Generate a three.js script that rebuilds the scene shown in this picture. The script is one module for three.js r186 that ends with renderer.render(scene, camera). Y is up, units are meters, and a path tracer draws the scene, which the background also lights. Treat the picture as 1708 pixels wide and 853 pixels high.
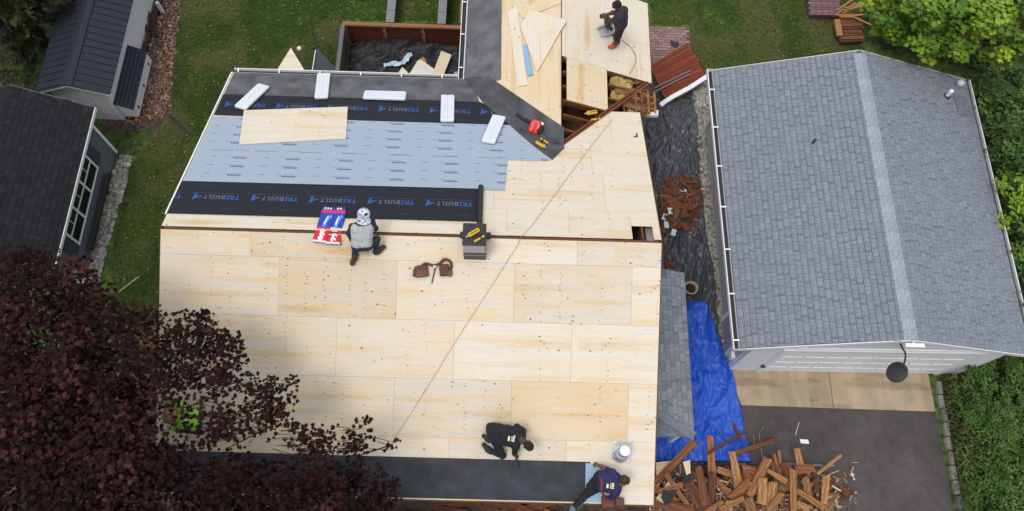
import * as THREE from 'three';
import { mergeGeometries } from 'three/addons/utils/BufferGeometryUtils.js';
import { RoundedBoxGeometry } from 'three/addons/geometries/RoundedBoxGeometry.js';

// ------------------------------------------------------------------ camera, sky, sun, exposure
const scene = new THREE.Scene();
const V = (x, y, z) => new THREE.Vector3(x, y, z);
const FPX = 1309.7, PITCH = 1.1953, YAW = -0.029, ROLL = 0.0548;
const CAM = V(-0.0645, 20.2742, 6.3167);
const rotY = (v, a) => V(v.x * Math.cos(a) + v.z * Math.sin(a), v.y, -v.x * Math.sin(a) + v.z * Math.cos(a));
const cF = rotY(V(0, -Math.sin(PITCH), -Math.cos(PITCH)), YAW);
const r0 = rotY(V(1, 0, 0), YAW), u0 = rotY(V(0, Math.cos(PITCH), -Math.sin(PITCH)), YAW);
const cR = r0.clone().multiplyScalar(Math.cos(ROLL)).addScaledVector(u0, Math.sin(ROLL));
const cU = u0.clone().multiplyScalar(Math.cos(ROLL)).addScaledVector(r0, -Math.sin(ROLL));
const camera = new THREE.PerspectiveCamera(36.0744, 1024 / 511, 0.1, 400);
camera.matrixAutoUpdate = true;
camera.position.copy(CAM);
camera.quaternion.setFromRotationMatrix(new THREE.Matrix4().makeBasis(cR, cU, cF.clone().negate()));
scene.add(camera);

{ // even overcast sky: brighter overhead, greyer to the horizon
  const w = 128, h = 64, d = new Float32Array(w * h * 4);
  for (let j = 0; j < h; j++) for (let i = 0; i < w; i++) {
    const el = ((j + 0.5) / h - 0.5) * Math.PI, s = Math.max(0, Math.sin(el));
    const L = el > 0 ? 0.93 * (1 + 2 * s) / 3 : 0.10, o = (j * w + i) * 4;
    d[o] = L * 0.97; d[o + 1] = L * 1.0; d[o + 2] = L * 1.05; d[o + 3] = 1;
  }
  const sky = new THREE.DataTexture(d, w, h, THREE.RGBAFormat, THREE.FloatType);
  sky.mapping = THREE.EquirectangularReflectionMapping; sky.magFilter = sky.minFilter = THREE.LinearFilter; sky.needsUpdate = true;
  scene.background = sky; scene.environment = sky;
}
const sun = new THREE.DirectionalLight(new THREE.Color(1, 0.95, 0.88), 1.0);
sun.position.set(-8, 27, 6); sun.target.position.set(0, 0, -1);
sun.castShadow = true; sun.shadow.radius = 34; sun.shadow.mapSize.set(2048, 2048);
Object.assign(sun.shadow.camera, { left: -24, right: 24, top: 24, bottom: -24, near: 1, far: 80 });
scene.add(sun, sun.target);
const renderer = new THREE.WebGLRenderer({ antialias: true });
renderer.setSize(1024, 511);
renderer.toneMapping = THREE.LinearToneMapping;
renderer.toneMappingExposure = 1.34;
renderer.shadowMap.enabled = true;

// ------------------------------------------------------------------ helpers
let seedState = 7;
const reseed = s => { seedState = s >>> 0; };
const rnd = () => { seedState = (seedState + 0x6D2B79F5) >>> 0; let t = seedState; t = Math.imul(t ^ (t >>> 15), t | 1); t ^= t + Math.imul(t ^ (t >>> 7), t | 61); return ((t ^ (t >>> 14)) >>> 0) / 4294967296; };
const rr = (a, b) => a + (b - a) * rnd();
const pick = a => a[Math.floor(rnd() * a.length)];
const clamp = (x, a, b) => Math.min(b, Math.max(a, x));
const mix = (a, b, t) => a + (b - a) * t;
const sstep = (a, b, x) => { const t = clamp((x - a) / (b - a), 0, 1); return t * t * (3 - 2 * t); };
const hash2 = (x, y, s) => { let h = Math.imul(x, 374761393) + Math.imul(y, 668265263) + Math.imul(s, 1274126177) | 0; h = Math.imul(h ^ (h >>> 13), 1274126177); return ((h ^ (h >>> 16)) >>> 0) / 4294967296; };
function vnoise(x, y, s = 0, P = 0) { // value noise, periodic when P given
  const xi = Math.floor(x), yi = Math.floor(y), fx = x - xi, fy = y - yi;
  const u = fx * fx * (3 - 2 * fx), v = fy * fy * (3 - 2 * fy);
  const w = (a, b) => P ? hash2(((a % P) + P) % P, ((b % P) + P) % P, s) : hash2(a, b, s);
  return mix(mix(w(xi, yi), w(xi + 1, yi), u), mix(w(xi, yi + 1), w(xi + 1, yi + 1), u), v);
}
const fbm = (x, y, s = 0, oct = 4, P = 0) => { let a = 0, k = 0.5, n = 0; for (let i = 0; i < oct; i++) { a += k * vnoise(x, y, s + i * 17, P); n += k; k *= 0.5; x *= 2; y *= 2; P *= 2; } return a / n; };
const ridge = (x, y, s) => 1 - Math.abs(2 * fbm(x, y, s, 2) - 1);

const ray = (px, py) => cF.clone().addScaledVector(cR, (px - 854) / FPX).addScaledVector(cU, -(py - 426.5) / FPX);
const atY = (px, py, h = 0) => { const d = ray(px, py); return CAM.clone().addScaledVector(d, (h - CAM.y) / d.y); };
class Slope { // a plane with local axes: X along the ridge, Y up the slope, N outwards
  constructor(o, X, Y) { this.o = o; this.X = X.clone().normalize(); this.Y = Y.clone().normalize(); this.N = this.X.clone().cross(this.Y); }
  px(px, py, h = 0) { // local (x, y) of a pixel on the plane raised by h metres vertically
    const d = ray(px, py), o = this.o.clone(); o.y += h;
    const t = o.clone().sub(CAM).dot(this.N) / d.dot(this.N), p = CAM.clone().addScaledVector(d, t);
    this.last = p; const q = p.clone().sub(this.o); return new THREE.Vector2(q.dot(this.X), q.dot(this.Y));
  }
  world(px, py, h = 0) { this.px(px, py, h); return this.last.clone(); }
  at(x, y, n = 0) { return this.o.clone().addScaledVector(this.X, x).addScaledVector(this.Y, y).addScaledVector(this.N, n); }
  place(obj, off = 0) { obj.position.copy(this.at(0, 0, off)); obj.quaternion.setFromRotationMatrix(new THREE.Matrix4().makeBasis(this.X, this.Y, this.N)); return obj; }
}

const taken = new Map();
function numbered(n) { const k = taken.get(n) || 0; taken.set(n, k + 1); return k ? `${n}_${String(k).padStart(3, '0')}` : n; }
function fin(o) { o.traverse(c => { if (c.isMesh) { c.castShadow = c.receiveShadow = true; } }); return o; }
function tag(o, label, category, group) { o.userData.label = label; o.userData.category = category; if (group) o.userData.group = group; return o; }
function thing(name, label, category, pos, group) { const o = new THREE.Group(); o.name = numbered(name); if (pos) o.position.copy(pos); scene.add(o); return tag(o, label, category, group); }
function topMesh(name, geo, m, label, category, group) { const o = new THREE.Mesh(geo, m); o.name = numbered(name); scene.add(o); return fin(tag(o, label, category, group)); }
function struct(name, geo, m) { const o = new THREE.Mesh(geo, m); o.name = numbered(name); o.userData.kind = 'structure'; scene.add(o); return fin(o); }
function part(name, geo, m, parent) { const o = new THREE.Mesh(geo, m); o.name = name; parent.add(o); o.castShadow = o.receiveShadow = true; return o; }
function grp(name, parent) { const o = new THREE.Group(); o.name = name; parent.add(o); return o; }
const stuff = o => { o.userData.kind = 'stuff'; return o; };

const tmpM = new THREE.Matrix4();
function box(w, h, d, x = 0, y = 0, z = 0) { const g = new THREE.BoxGeometry(w, h, d); g.translate(x, y, z); return g; }
function rbox(w, h, d, r = 0.01, x = 0, y = 0, z = 0, seg = 2) { const g = new RoundedBoxGeometry(w, h, d, seg, r); g.translate(x, y, z); return g; }
function cyl(r1, r2, h, n = 16, x = 0, y = 0, z = 0) { const g = new THREE.CylinderGeometry(r1, r2, h, n); g.translate(x, y, z); return g; }
function tube(pts, r, n = 6, seg = 0) { return new THREE.TubeGeometry(new THREE.CatmullRomCurve3(pts), seg || pts.length * 6, r, n, false); }
function limb(a, b, ra, rb, n = 7) { // tapered cylinder between two points
  const d = b.clone().sub(a), L = d.length(), g = new THREE.CylinderGeometry(rb, ra, L, n, 1);
  g.translate(0, L / 2, 0); g.applyQuaternion(new THREE.Quaternion().setFromUnitVectors(V(0, 1, 0), d.normalize())); g.translate(a.x, a.y, a.z); return g;
}
function beamGeo(a, b, w, t, twist = 0) { // rectangular bar from a to b; uv run along it
  const d = b.clone().sub(a), L = d.length(); d.normalize();
  let up = Math.abs(d.y) > 0.95 ? V(1, 0, 0) : V(0, 1, 0); let s = d.clone().cross(up).normalize(); up = s.clone().cross(d);
  if (twist) { const c = Math.cos(twist), n = Math.sin(twist), s2 = s.clone().multiplyScalar(c).addScaledVector(up, n); up = up.multiplyScalar(c).addScaledVector(s, -n); s = s2; }
  const g = new THREE.BoxGeometry(L, t, w);
  g.applyMatrix4(new THREE.Matrix4().makeBasis(d, up, s)); g.translate((a.x + b.x) / 2, (a.y + b.y) / 2, (a.z + b.z) / 2); return g;
}
function ragged(g, amt) { // split, uneven ends: push the end corners along the board
  const p = g.attributes.position, seen = new Map(), a = V(0, 0, 0), b = V(0, 0, 0); g.computeBoundingBox();
  for (let i = 0; i < p.count; i++) { const k = [p.getX(i), p.getY(i), p.getZ(i)].map(v => v.toFixed(4)).join(); if (!seen.has(k)) seen.set(k, [rr(-amt, amt), rr(-amt, amt) * 0.12, rr(-amt, amt)]); const d = seen.get(k); p.setXYZ(i, p.getX(i) + d[0], p.getY(i) + d[1], p.getZ(i) + d[2]); }
  g.computeVertexNormals(); return g;
}
function poly(pts, depth, uvf) { // flat polygon (Vector2 list) extruded along +z
  const sh = new THREE.Shape(pts), g = new THREE.ExtrudeGeometry(sh, { depth, bevelEnabled: false, steps: 1 });
  if (uvf) { const p = g.attributes.position, u = g.attributes.uv; for (let i = 0; i < p.count; i++) { const [a, b] = uvf(p.getX(i), p.getY(i)); u.setXY(i, a, b); } }
  return g;
}
function merge(list) { return mergeGeometries(list.map(g => g.index ? g.toNonIndexed() : g)); }
function colored(g, c) { const n = g.attributes.position.count, a = new Float32Array(n * 3); for (let i = 0; i < n; i++) { a[3 * i] = c.r; a[3 * i + 1] = c.g; a[3 * i + 2] = c.b; } g.setAttribute('color', new THREE.BufferAttribute(a, 3)); return g; }
const lin = (r, g, b) => new THREE.Color().setRGB(r, g, b);
const M = (col, rough = 0.85, o = {}) => new THREE.MeshStandardMaterial(Object.assign({ color: col instanceof THREE.Color ? col : lin(...col), roughness: rough }, o));

function texFn(w, h, fn, srgb = true) { // fn(u,v) -> [r,g,b] display values 0..1
  const d = new Uint8Array(w * h * 4);
  for (let j = 0; j < h; j++) for (let i = 0; i < w; i++) { const c = fn(i / w, j / h), o = (j * w + i) * 4; d[o] = clamp(c[0], 0, 1) * 255; d[o + 1] = clamp(c[1], 0, 1) * 255; d[o + 2] = clamp(c[2], 0, 1) * 255; d[o + 3] = 255; }
  const t = new THREE.DataTexture(d, w, h); t.wrapS = t.wrapT = THREE.RepeatWrapping; t.magFilter = THREE.LinearFilter; t.minFilter = THREE.LinearMipmapLinearFilter; t.generateMipmaps = true;
  if (srgb) t.colorSpace = THREE.SRGBColorSpace; t.needsUpdate = true; return t;
}
function canvasTex(w, h, draw) { const c = document.createElement('canvas'); c.width = w; c.height = h; draw(c.getContext('2d'), w, h); const t = new THREE.CanvasTexture(c); t.colorSpace = THREE.SRGBColorSpace; t.wrapS = t.wrapT = THREE.RepeatWrapping; t.magFilter = THREE.LinearFilter; return t; }
const rep = (t, x, y) => { t.repeat.set(x, y); return t; };
function poly2in(pts, x, y) { let c = false; for (let i = 0, j = pts.length - 1; i < pts.length; j = i++) { const a = pts[i], b = pts[j]; if ((a.y > y) !== (b.y > y) && x < (b.x - a.x) * (y - a.y) / (b.y - a.y) + a.x) c = !c; } return c; }
const vp = list => list.map(([x, y]) => new THREE.Vector2(x, y));

// ------------------------------------------------------------------ materials
const grainBump = texFn(256, 256, (u, v) => { const n = fbm(u * 64, v * 64, 3, 2, 64); return [n, n, n]; }, false);
const fineBump = rep(grainBump.clone(), 4, 4); fineBump.needsUpdate = true;
// plywood sheets 2.44 x 1.22 m: rotary-cut veneer, repair plugs, nail stains in columns over the rafters
function plyTex(seed, tint, stain) {
  reseed(seed * 911 + 5);
  const knots = [], nails = [], plugs = [];
  for (let i = 0; i < 5; i++) knots.push([rnd() * 2.44, rnd() * 1.22, rr(0.008, 0.02)]);
  for (let i = 0; i < 4; i++) plugs.push([rnd() * 2.44, rnd() * 1.22, rr(0.03, 0.05), rr(0.012, 0.018)]);
  for (let c = 0; c < 6; c++) { if (rnd() > stain) continue; const x = 0.2 + c * 0.406 + rr(-0.06, 0.06), s = rr(0.06, 0.12); for (let y = rr(0.02, 0.1); y < 1.2; y += s * rr(0.7, 1.5)) if (rnd() < 0.82) nails.push([x + rr(-0.035, 0.035), y, rr(0.006, 0.018), rr(0.15, 0.65)]); }
  const band = rr(0, 10);
  const W = 732, H = 366, rows = new Float32Array(W * H * 3);
  for (let j = 0; j < H; j++) for (let i = 0; i < W; i++) {
    const x = i / W * 2.44, y = j / H * 1.22;
    let warp = fbm(x * 0.7 + band, y * 2.2, seed + 1, 2) * 1.5;
    for (const k of knots) { const dy = y - k[1]; if (dy * dy > 0.02) continue; const d2 = (x - k[0]) * (x - k[0]) * 0.12 + dy * dy; warp += 0.09 * Math.exp(-d2 / 0.004) * (dy > 0 ? 1 : -1); }
    const fig = Math.sin((y * 3.2 + warp) * 16 + seed) * 0.5 + 0.5;
    const fine = vnoise(x * 6, y * 160, seed + 9), mid = fbm(x * 0.9, y * 24, seed + 4, 3), big = vnoise(x * 1.3, y * 2.8, seed + 6);
    const L = 0.93 + (fine - 0.5) * 0.04 + (mid - 0.5) * 0.07 - Math.pow(fig, 6) * 0.016, warm = clamp((mid - 0.45) * 1.0 + (big - 0.5) * 0.35 + tint, -0.2, 0.6), o = (j * W + i) * 3;
    rows[o] = L; rows[o + 1] = L * (0.95 - 0.09 * warm); rows[o + 2] = L * (0.872 - 0.23 * warm);
  }
  for (let s = 0; s < 5; s++) { const cx = rnd() * 2.44, cy = rnd() * 1.22, rx = rr(0.3, 1.1), ry = rr(0.025, 0.09), k = rr(0.02, 0.075); stain2(cx, cy, rx, ry, k); }
  function stain2(cx, cy, rx, ry, k) { for (let j = 0; j < H; j++) for (let i = 0; i < W; i++) { const x = i / W * 2.44, y = j / H * 1.22, d = Math.hypot((x - cx) / rx, (y - cy) / ry); if (d > 1.6) continue; const t = k * (1 - sstep(0.3, 1.6, d + 0.9 * (fbm(x * 5, y * 30, seed + 77, 2) - 0.5))), o = (j * W + i) * 3; rows[o] *= 1 - 0.35 * t; rows[o + 1] *= 1 - 0.9 * t; rows[o + 2] *= 1 - 1.9 * t; } }
  const stamp = (cx, cy, rx, ry, f) => { for (let j = Math.max(0, Math.floor((cy - ry) / 1.22 * H)); j <= Math.min(H - 1, (cy + ry) / 1.22 * H); j++) for (let i = Math.max(0, Math.floor((cx - rx) / 2.44 * W)); i <= Math.min(W - 1, (cx + rx) / 2.44 * W); i++) { const k = f(i / W * 2.44 - cx, j / H * 1.22 - cy), o = (j * W + i) * 3; rows[o] *= k[0]; rows[o + 1] *= k[1]; rows[o + 2] *= k[2]; } };
  for (const p of plugs) stamp(p[0], p[1], p[2], p[3], (x, y) => { const d = Math.hypot(x / p[2], y / p[3]); const k = d > 1 ? 1 : d > 0.8 ? 0.82 : 0.97; return [k, k, k * (d > 1 ? 1 : 0.96)]; });
  for (const k of knots) stamp(k[0], k[1], k[2] * 2, k[2] * 1.4, (x, y) => { const t = 1 - sstep(0.5, 1.3, Math.hypot(x * 0.7, y) / k[2]); return [1 - 0.35 * t, 1 - 0.48 * t, 1 - 0.6 * t]; });
  for (const n of nails) stamp(n[0], n[1], n[2] * 3, n[2] * 1.4, (x, y) => { const t = n[3] * (1 - sstep(0.5, 1.6, Math.hypot(x / n[2] * (x > 0 ? 0.6 : 1), y / n[2] / 0.8))); return [1 - 0.55 * t, 1 - 0.66 * t, 1 - 0.76 * t]; });
  return texFn(W, H, (u, v) => { const o = (Math.round(v * H) * W + Math.round(u * W)) * 3; return [rows[o], rows[o + 1], rows[o + 2]]; });
}
const PLY_A = [0, 1, 2, 3, 4, 5].map(i => M([[0.80, 0.79, 0.78], [0.84, 0.83, 0.82], [0.74, 0.71, 0.68], [0.79, 0.76, 0.72], [0.82, 0.80, 0.77], [0.77, 0.75, 0.73]][i], 0.75, { map: plyTex(i + 1, [0.10, -0.05, 0.17, 0.34, 0.03, 0.08][i], i === 1 ? 0.25 : 0.62) }));
const PLY_CLEAN = [0, 1, 2].map(i => M([0.82, 0.82, 0.82], 0.75, { map: plyTex(i + 31, -0.06 + 0.04 * i, 0.12) }));
const PLY_WARM = [0, 1].map(i => M([0.80, 0.77, 0.72], 0.75, { map: plyTex(i + 51, 0.22 + 0.1 * i, 0.45) }));
// weathered lumber, tones differ per board
const woodTex = texFn(512, 128, (u, v) => { const f = fbm(u * 6, v * 40, 71, 3), c = fbm(u * 3, v * 5, 75, 3), k = vnoise(u * 14, v * 3, 79) > 0.93 ? 0.6 : 1; const L = (0.62 + 0.5 * (f - 0.5) + 0.5 * (c - 0.5)) * k; return [L * 1.25, L * 1.08, L * 0.92]; });
const woodM = c => M(c, 0.82, { map: woodTex, bumpMap: woodTex, bumpScale: 0.002 });
const LUM = [[0.371, 0.184, 0.078], [0.459, 0.27, 0.125], [0.265, 0.122, 0.063], [0.567, 0.378, 0.203], [0.167, 0.076, 0.043], [0.411, 0.244, 0.129], [0.323, 0.208, 0.129]].map(woodM);
const RAFTER = [[0.24, 0.115, 0.05], [0.30, 0.15, 0.07]].map(woodM);
const SHARD = [[0.281, 0.106, 0.06], [0.212, 0.072, 0.043], [0.323, 0.145, 0.076], [0.153, 0.081, 0.06], [0.357, 0.23, 0.145]].map(woodM);
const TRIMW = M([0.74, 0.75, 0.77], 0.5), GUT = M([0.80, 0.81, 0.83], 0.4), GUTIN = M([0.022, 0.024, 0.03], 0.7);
const SIDE_GREY = M([0.36, 0.36, 0.39], 0.75), SIDE_LIGHT = M([0.72, 0.73, 0.77], 0.6), DARKW = M([0.20, 0.14, 0.10], 0.9);
const BLK = M([0.012, 0.012, 0.014], 0.6), BLKRUB = M([0.018, 0.018, 0.02], 0.55), STEEL = M([0.52, 0.54, 0.58], 0.35, { metalness: 0.75 });
const YEL = M([0.70, 0.42, 0.02], 0.45), RED = M([0.62, 0.03, 0.02], 0.42);
// roofing membranes
const memNoise = texFn(512, 512, (u, v) => { const a = fbm(u * 8, v * 8, 101, 4, 8), b = vnoise(u * 4, v * 220, 105, 0); const L = 0.86 + (a - 0.5) * 0.5 + (b - 0.5) * 0.06; return [L, L, L]; });
const MEM_GREY = M([0.145, 0.147, 0.162], 0.78, { map: memNoise, bumpMap: grainBump, bumpScale: 0.003 });
const MEM_GREY2 = M([0.094, 0.098, 0.110], 0.78, { map: memNoise });
const MEM_FRONT = M([0.044, 0.049, 0.062], 0.78, { map: memNoise, bumpMap: memNoise, bumpScale: 0.012 });
const logoTex = canvasTex(1024, 768, (g, w, h) => { // 1.25 x 0.95 m
  g.fillStyle = '#1b1f2c'; g.fillRect(0, 0, w, h);
  reseed(5); for (let i = 0; i < 500; i++) { g.fillStyle = `rgba(${70 + rnd() * 50 | 0},${80 + rnd() * 50 | 0},110,${0.03 + rnd() * 0.05})`; g.fillRect(rnd() * w, rnd() * h, 30 + rnd() * 200, 1 + rnd() * 2); }
  g.textBaseline = 'middle'; g.font = 'bold 150px sans-serif';
  g.fillStyle = '#3168bd'; g.fillText('TRI', 120, 390); const a = g.measureText('TRI').width;
  g.fillStyle = '#6d768c'; g.font = 'bold 140px sans-serif'; g.fillText('BUILT', 124 + a, 390); const b = g.measureText('BUILT').width;
  g.fillStyle = '#3168bd'; const x0 = Math.min(124 + a + b + 8, 800); // swoosh mark
  g.beginPath(); g.moveTo(x0, 392); g.lineTo(x0 + 60, 388); g.lineTo(x0 + 178, 305); g.lineTo(x0 + 160, 475); g.lineTo(x0 + 120, 475); g.lineTo(x0 + 118, 400); g.lineTo(x0 + 60, 425); g.closePath(); g.fill();
  g.strokeStyle = '#566078'; g.lineWidth = 7; g.beginPath(); g.moveTo(120, 490); g.lineTo(980, 490); g.stroke();
  g.fillStyle = '#5b647a'; for (let i = 0; i < 9; i++) { g.fillRect(640 + i * 20, 690, 13, 9); g.fillRect(180 + i * 20, 92, 13, 9); }
  g.fillStyle = '#343b4d'; g.fillRect(0, 640, w, 4); g.fillRect(0, 128, w, 4);
});
const MEM_LOGO = M([0.62, 0.64, 0.68], 0.75, { map: logoTex });
const underTex = canvasTex(1024, 1024, (g, w, h) => { // 1.2 x 1.2 m: pale woven underlayment, fine lines and small script marks
  g.fillStyle = '#a0adbf'; g.fillRect(0, 0, w, h);
  g.fillStyle = '#7f8da4'; for (let i = 0; i < 36; i++) g.fillRect(i * w / 36, 0, 9, h);
  g.fillStyle = '#b0bccc'; for (let j = 0; j < 44; j++) g.fillRect(0, j * h / 44, w, 6);
  const mark = (x, y, s) => { g.strokeStyle = '#4d5d80'; g.lineWidth = 15 * s; g.beginPath(); g.moveTo(x, y); for (let k = 0; k < 9; k++) g.quadraticCurveTo(x + k * 20 * s + 8 * s, y + (k % 2 ? -20 : 12) * s, x + (k + 1) * 20 * s, y + (k % 3) * 5 * s); g.stroke(); g.lineWidth = 5 * s; g.beginPath(); g.moveTo(x + 20 * s, y + 30 * s); g.lineTo(x + 250 * s, y + 30 * s); g.stroke(); };
  for (let j = 0; j < 4; j++) { mark(110 + 8 * j, 110 + j * 256, 1.55); g.fillStyle = '#6f7f9d'; g.fillRect(700 + 10 * j, 140 + j * 256, 130, 18); }
});
const UNDER = M([1.0, 1.0, 1.0], 0.6, { map: underTex });
const UNDERSEAM = M([0.16, 0.20, 0.30], 0.6);
const plasticBump = texFn(256, 256, (u, v) => { const n = ridge(u * 10, v * 10, 31); return [n, n, n]; }, false);
const TARP_BLACK = new THREE.MeshPhysicalMaterial({ color: lin(0.060, 0.065, 0.077), roughness: 0.4, clearcoat: 0.15, clearcoatRoughness: 0.35 });
const TARP_BLUE = new THREE.MeshPhysicalMaterial({ color: lin(0.012, 0.085, 0.52), roughness: 0.5, clearcoat: 0.08, clearcoatRoughness: 0.4 });
const FILM = M([0.50, 0.62, 0.74], 0.35), FILM_BLUE = M([0.30, 0.45, 0.62], 0.35);
// ground
const lawnTex = texFn(768, 768, (u, v) => { const a = fbm(u * 10, v * 10, 11, 4, 10), b = fbm(u * 90, v * 90, 15, 2, 90), c = fbm(u * 5, v * 5, 19, 3, 5); const dry = sstep(0.6, 0.82, c) * 0.35; const L = 0.65 + 0.55 * (a - 0.5) + 0.55 * (b - 0.5); return [L * mix(0.38, 0.56, dry + 0.3 * (a - 0.4)), L * mix(0.50, 0.52, dry), L * mix(0.18, 0.29, dry)]; });
const LAWN = M([1, 1, 1], 1, { map: lawnTex, bumpMap: grainBump, bumpScale: 0.03 });
const asphTex = texFn(768, 768, (u, v) => { const a = fbm(u * 4, v * 4, 21, 4, 4), b = vnoise(u * 380, v * 380, 25, 380), c = fbm(u * 22, v * 22, 28, 3, 22), e = vnoise(u * 70, v * 70, 33, 70) > 0.94 ? 0.035 : 0; const L = 0.315 + 0.10 * (a - 0.5) + 0.10 * (b - 0.5) + 0.06 * (c - 0.5) + e; return [L * 1.05, L * 0.985, L * 0.965]; });
const ASPHALT = M([0.85, 0.85, 0.85], 0.92, { map: asphTex, bumpMap: fineBump, bumpScale: 0.004 });
const concTex = texFn(768, 384, (u, v) => { const a = fbm(u * 6, v * 6, 41, 4), b = vnoise(u * 300, v * 150, 45), s = fbm(u * 30, v * 5, 48, 3), t = fbm(u * 3, v * 14, 52, 3); const L = 0.70 + 0.16 * (a - 0.5) + 0.05 * (b - 0.5) + 0.10 * (s - 0.5) - 0.08 * sstep(0.6, 0.75, t); return [L, L * 0.89, L * 0.74]; });
const CONCRETE = M([0.86, 0.86, 0.86], 0.9, { map: concTex, bumpMap: fineBump, bumpScale: 0.002 });
const soilTex = texFn(512, 512, (u, v) => { const a = fbm(u * 12, v * 12, 61, 4, 12), b = vnoise(u * 120, v * 120, 65, 120); const L = 0.24 + 0.25 * (a - 0.5) + 0.12 * (b - 0.5); return [L * 1.12, L * 0.92, L * 0.8]; });
const SOIL = M([1, 1, 1], 1, { map: soilTex, bumpMap: grainBump, bumpScale: 0.02 });
const shTex = texFn(256, 256, (u, v) => { const n = 0.82 + 0.36 * (vnoise(u * 128, v * 128, 91, 128) - 0.5) + 0.22 * (fbm(u * 8, v * 8, 95, 3, 8) - 0.5); return [n, n, n * 1.01]; });

// ------------------------------------------------------------------ ground, lawn, drive
const GRIDUV = (g, s) => { const p = g.attributes.position, u = g.attributes.uv; for (let i = 0; i < p.count; i++) u.setXY(i, p.getX(i) / s, p.getZ(i) / s); return g; };
function flat(pts, y, s = 1, thick = 0) { // horizontal polygon of world (x,z) points at height y
  const sh = new THREE.Shape(pts.map(p => new THREE.Vector2(p.x, -p.z)));
  const g = thick ? new THREE.ExtrudeGeometry(sh, { depth: thick, bevelEnabled: false }) : new THREE.ShapeGeometry(sh);
  g.rotateX(-Math.PI / 2); g.translate(0, y, 0); return GRIDUV(g, s);
}
const gp = list => list.map(([x, y]) => atY(x, y, 0));
{ const g = new THREE.PlaneGeometry(160, 160, 1, 1); g.rotateX(-Math.PI / 2); struct('ground', GRIDUV(g, 9), LAWN); }
struct('driveway', flat([V(6.3, 0, 2.34), V(11.29, 0, 2.36), V(11.33, 0, 14), V(3.6, 0, 14), V(3.6, 0, 2.2)], 0.008, 3.2), ASPHALT);
{ // concrete apron before the garage door, two slabs with a joint
  const a = [V(5.86, 0, 1.36), V(8.6, 0, 1.34), V(8.6, 0, 2.35), V(6.22, 0, 2.33)], b = [V(8.62, 0, 1.34), V(11.25, 0, 1.30), V(11.27, 0, 2.37), V(8.62, 0, 2.35)];
  const ap = struct('concrete_apron', flat([V(5.84, 0, 1.3), V(11.26, 0, 1.26), V(11.28, 0, 2.372), V(6.2, 0, 2.335)], 0.012, 4.0), M([0.2, 0.18, 0.15], 1));
  part('slab', flat(a, 0.016, 4.0, 0.02), CONCRETE, ap); part('slab', flat(b, 0.016, 4.0, 0.02), CONCRETE, ap);
}
struct('front_yard_soil', flat([V(-9, 0, 4.2), V(3.59, 0, 4.2), V(3.59, 0, 9), V(-9, 0, 9)], 0.006, 1.5), SOIL);
struct('side_yard_soil', flat([V(3.0, 0, -6.9), V(5.9, 0, -6.9), V(5.95, 0, 1.3), V(6.2, 0, 2.33), V(3.58, 0, 2.33), V(3.0, 0, 2.3)], 0.004, 1.5), SOIL);
struct('tree_bed_soil', flat([V(-18, 0, 1.3), V(-7.25, 0, 1.3), V(-7.2, 0, 4.19), V(-9.02, 0, 4.19), V(-9.02, 0, 9), V(-18, 0, 9)], 0.005, 1.5), SOIL);
struct('hedge_bed_soil', flat([V(11.5, 0, 1.2), V(26, 0, 1.2), V(26, 0, 14), V(11.55, 0, 14)], 0.004, 1.5), SOIL);
struct('mulch_bed', flat([V(-12, 0, -20), V(-9.6, 0, -20), V(-9.9, 0, -8), V(-10.0, 0, -6.2), V(-10.3, 0, -5.3), V(-11.2, 0, -5.2), V(-12, 0, -5.2)], 0.004, 1.2), SOIL);
// ------------------------------------------------------------------ shingles: single tabs, the largest-looking ones as parts, the rest joined
let porchShingles = null;
const shTone = list => list.map(c => ({ c: lin(...c), m: M(c, 0.93, { map: shTex, bumpMap: fineBump, bumpScale: 0.003 }) }));
const SH_GAR = shTone([[0.285, 0.318, 0.37], [0.297, 0.33, 0.38], [0.27, 0.302, 0.353], [0.31, 0.343, 0.392], [0.288, 0.316, 0.372], [0.264, 0.293, 0.345]]);
const SH_PORCH = shTone([[0.27, 0.295, 0.335], [0.30, 0.325, 0.36], [0.25, 0.27, 0.31], [0.32, 0.345, 0.375], [0.23, 0.25, 0.29]]);
const SH_SHED = shTone([[0.012, 0.013, 0.017], [0.015, 0.016, 0.020], [0.010, 0.011, 0.014], [0.019, 0.019, 0.023], [0.009, 0.010, 0.013]]);
const SH_ALL = M([1, 1, 1], 0.93, { map: shTex, bumpMap: fineBump, bumpScale: 0.003, vertexColors: true });
const tabGeo = new Map();
function tab(w, e) {
  const key = w.toFixed(3) + e.toFixed(3); if (tabGeo.has(key)) return tabGeo.get(key);
  const g = new THREE.BoxGeometry(w - 0.007, e - 0.009, 0.007), p = g.attributes.position, u = g.attributes.uv;
  g.rotateX(-0.04); g.translate(w / 2, e / 2, 0.0095);
  for (let i = 0; i < p.count; i++) u.setXY(i, p.getX(i) / 0.6, p.getY(i) / 0.6);
  tabGeo.set(key, g); return g;
}
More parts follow.
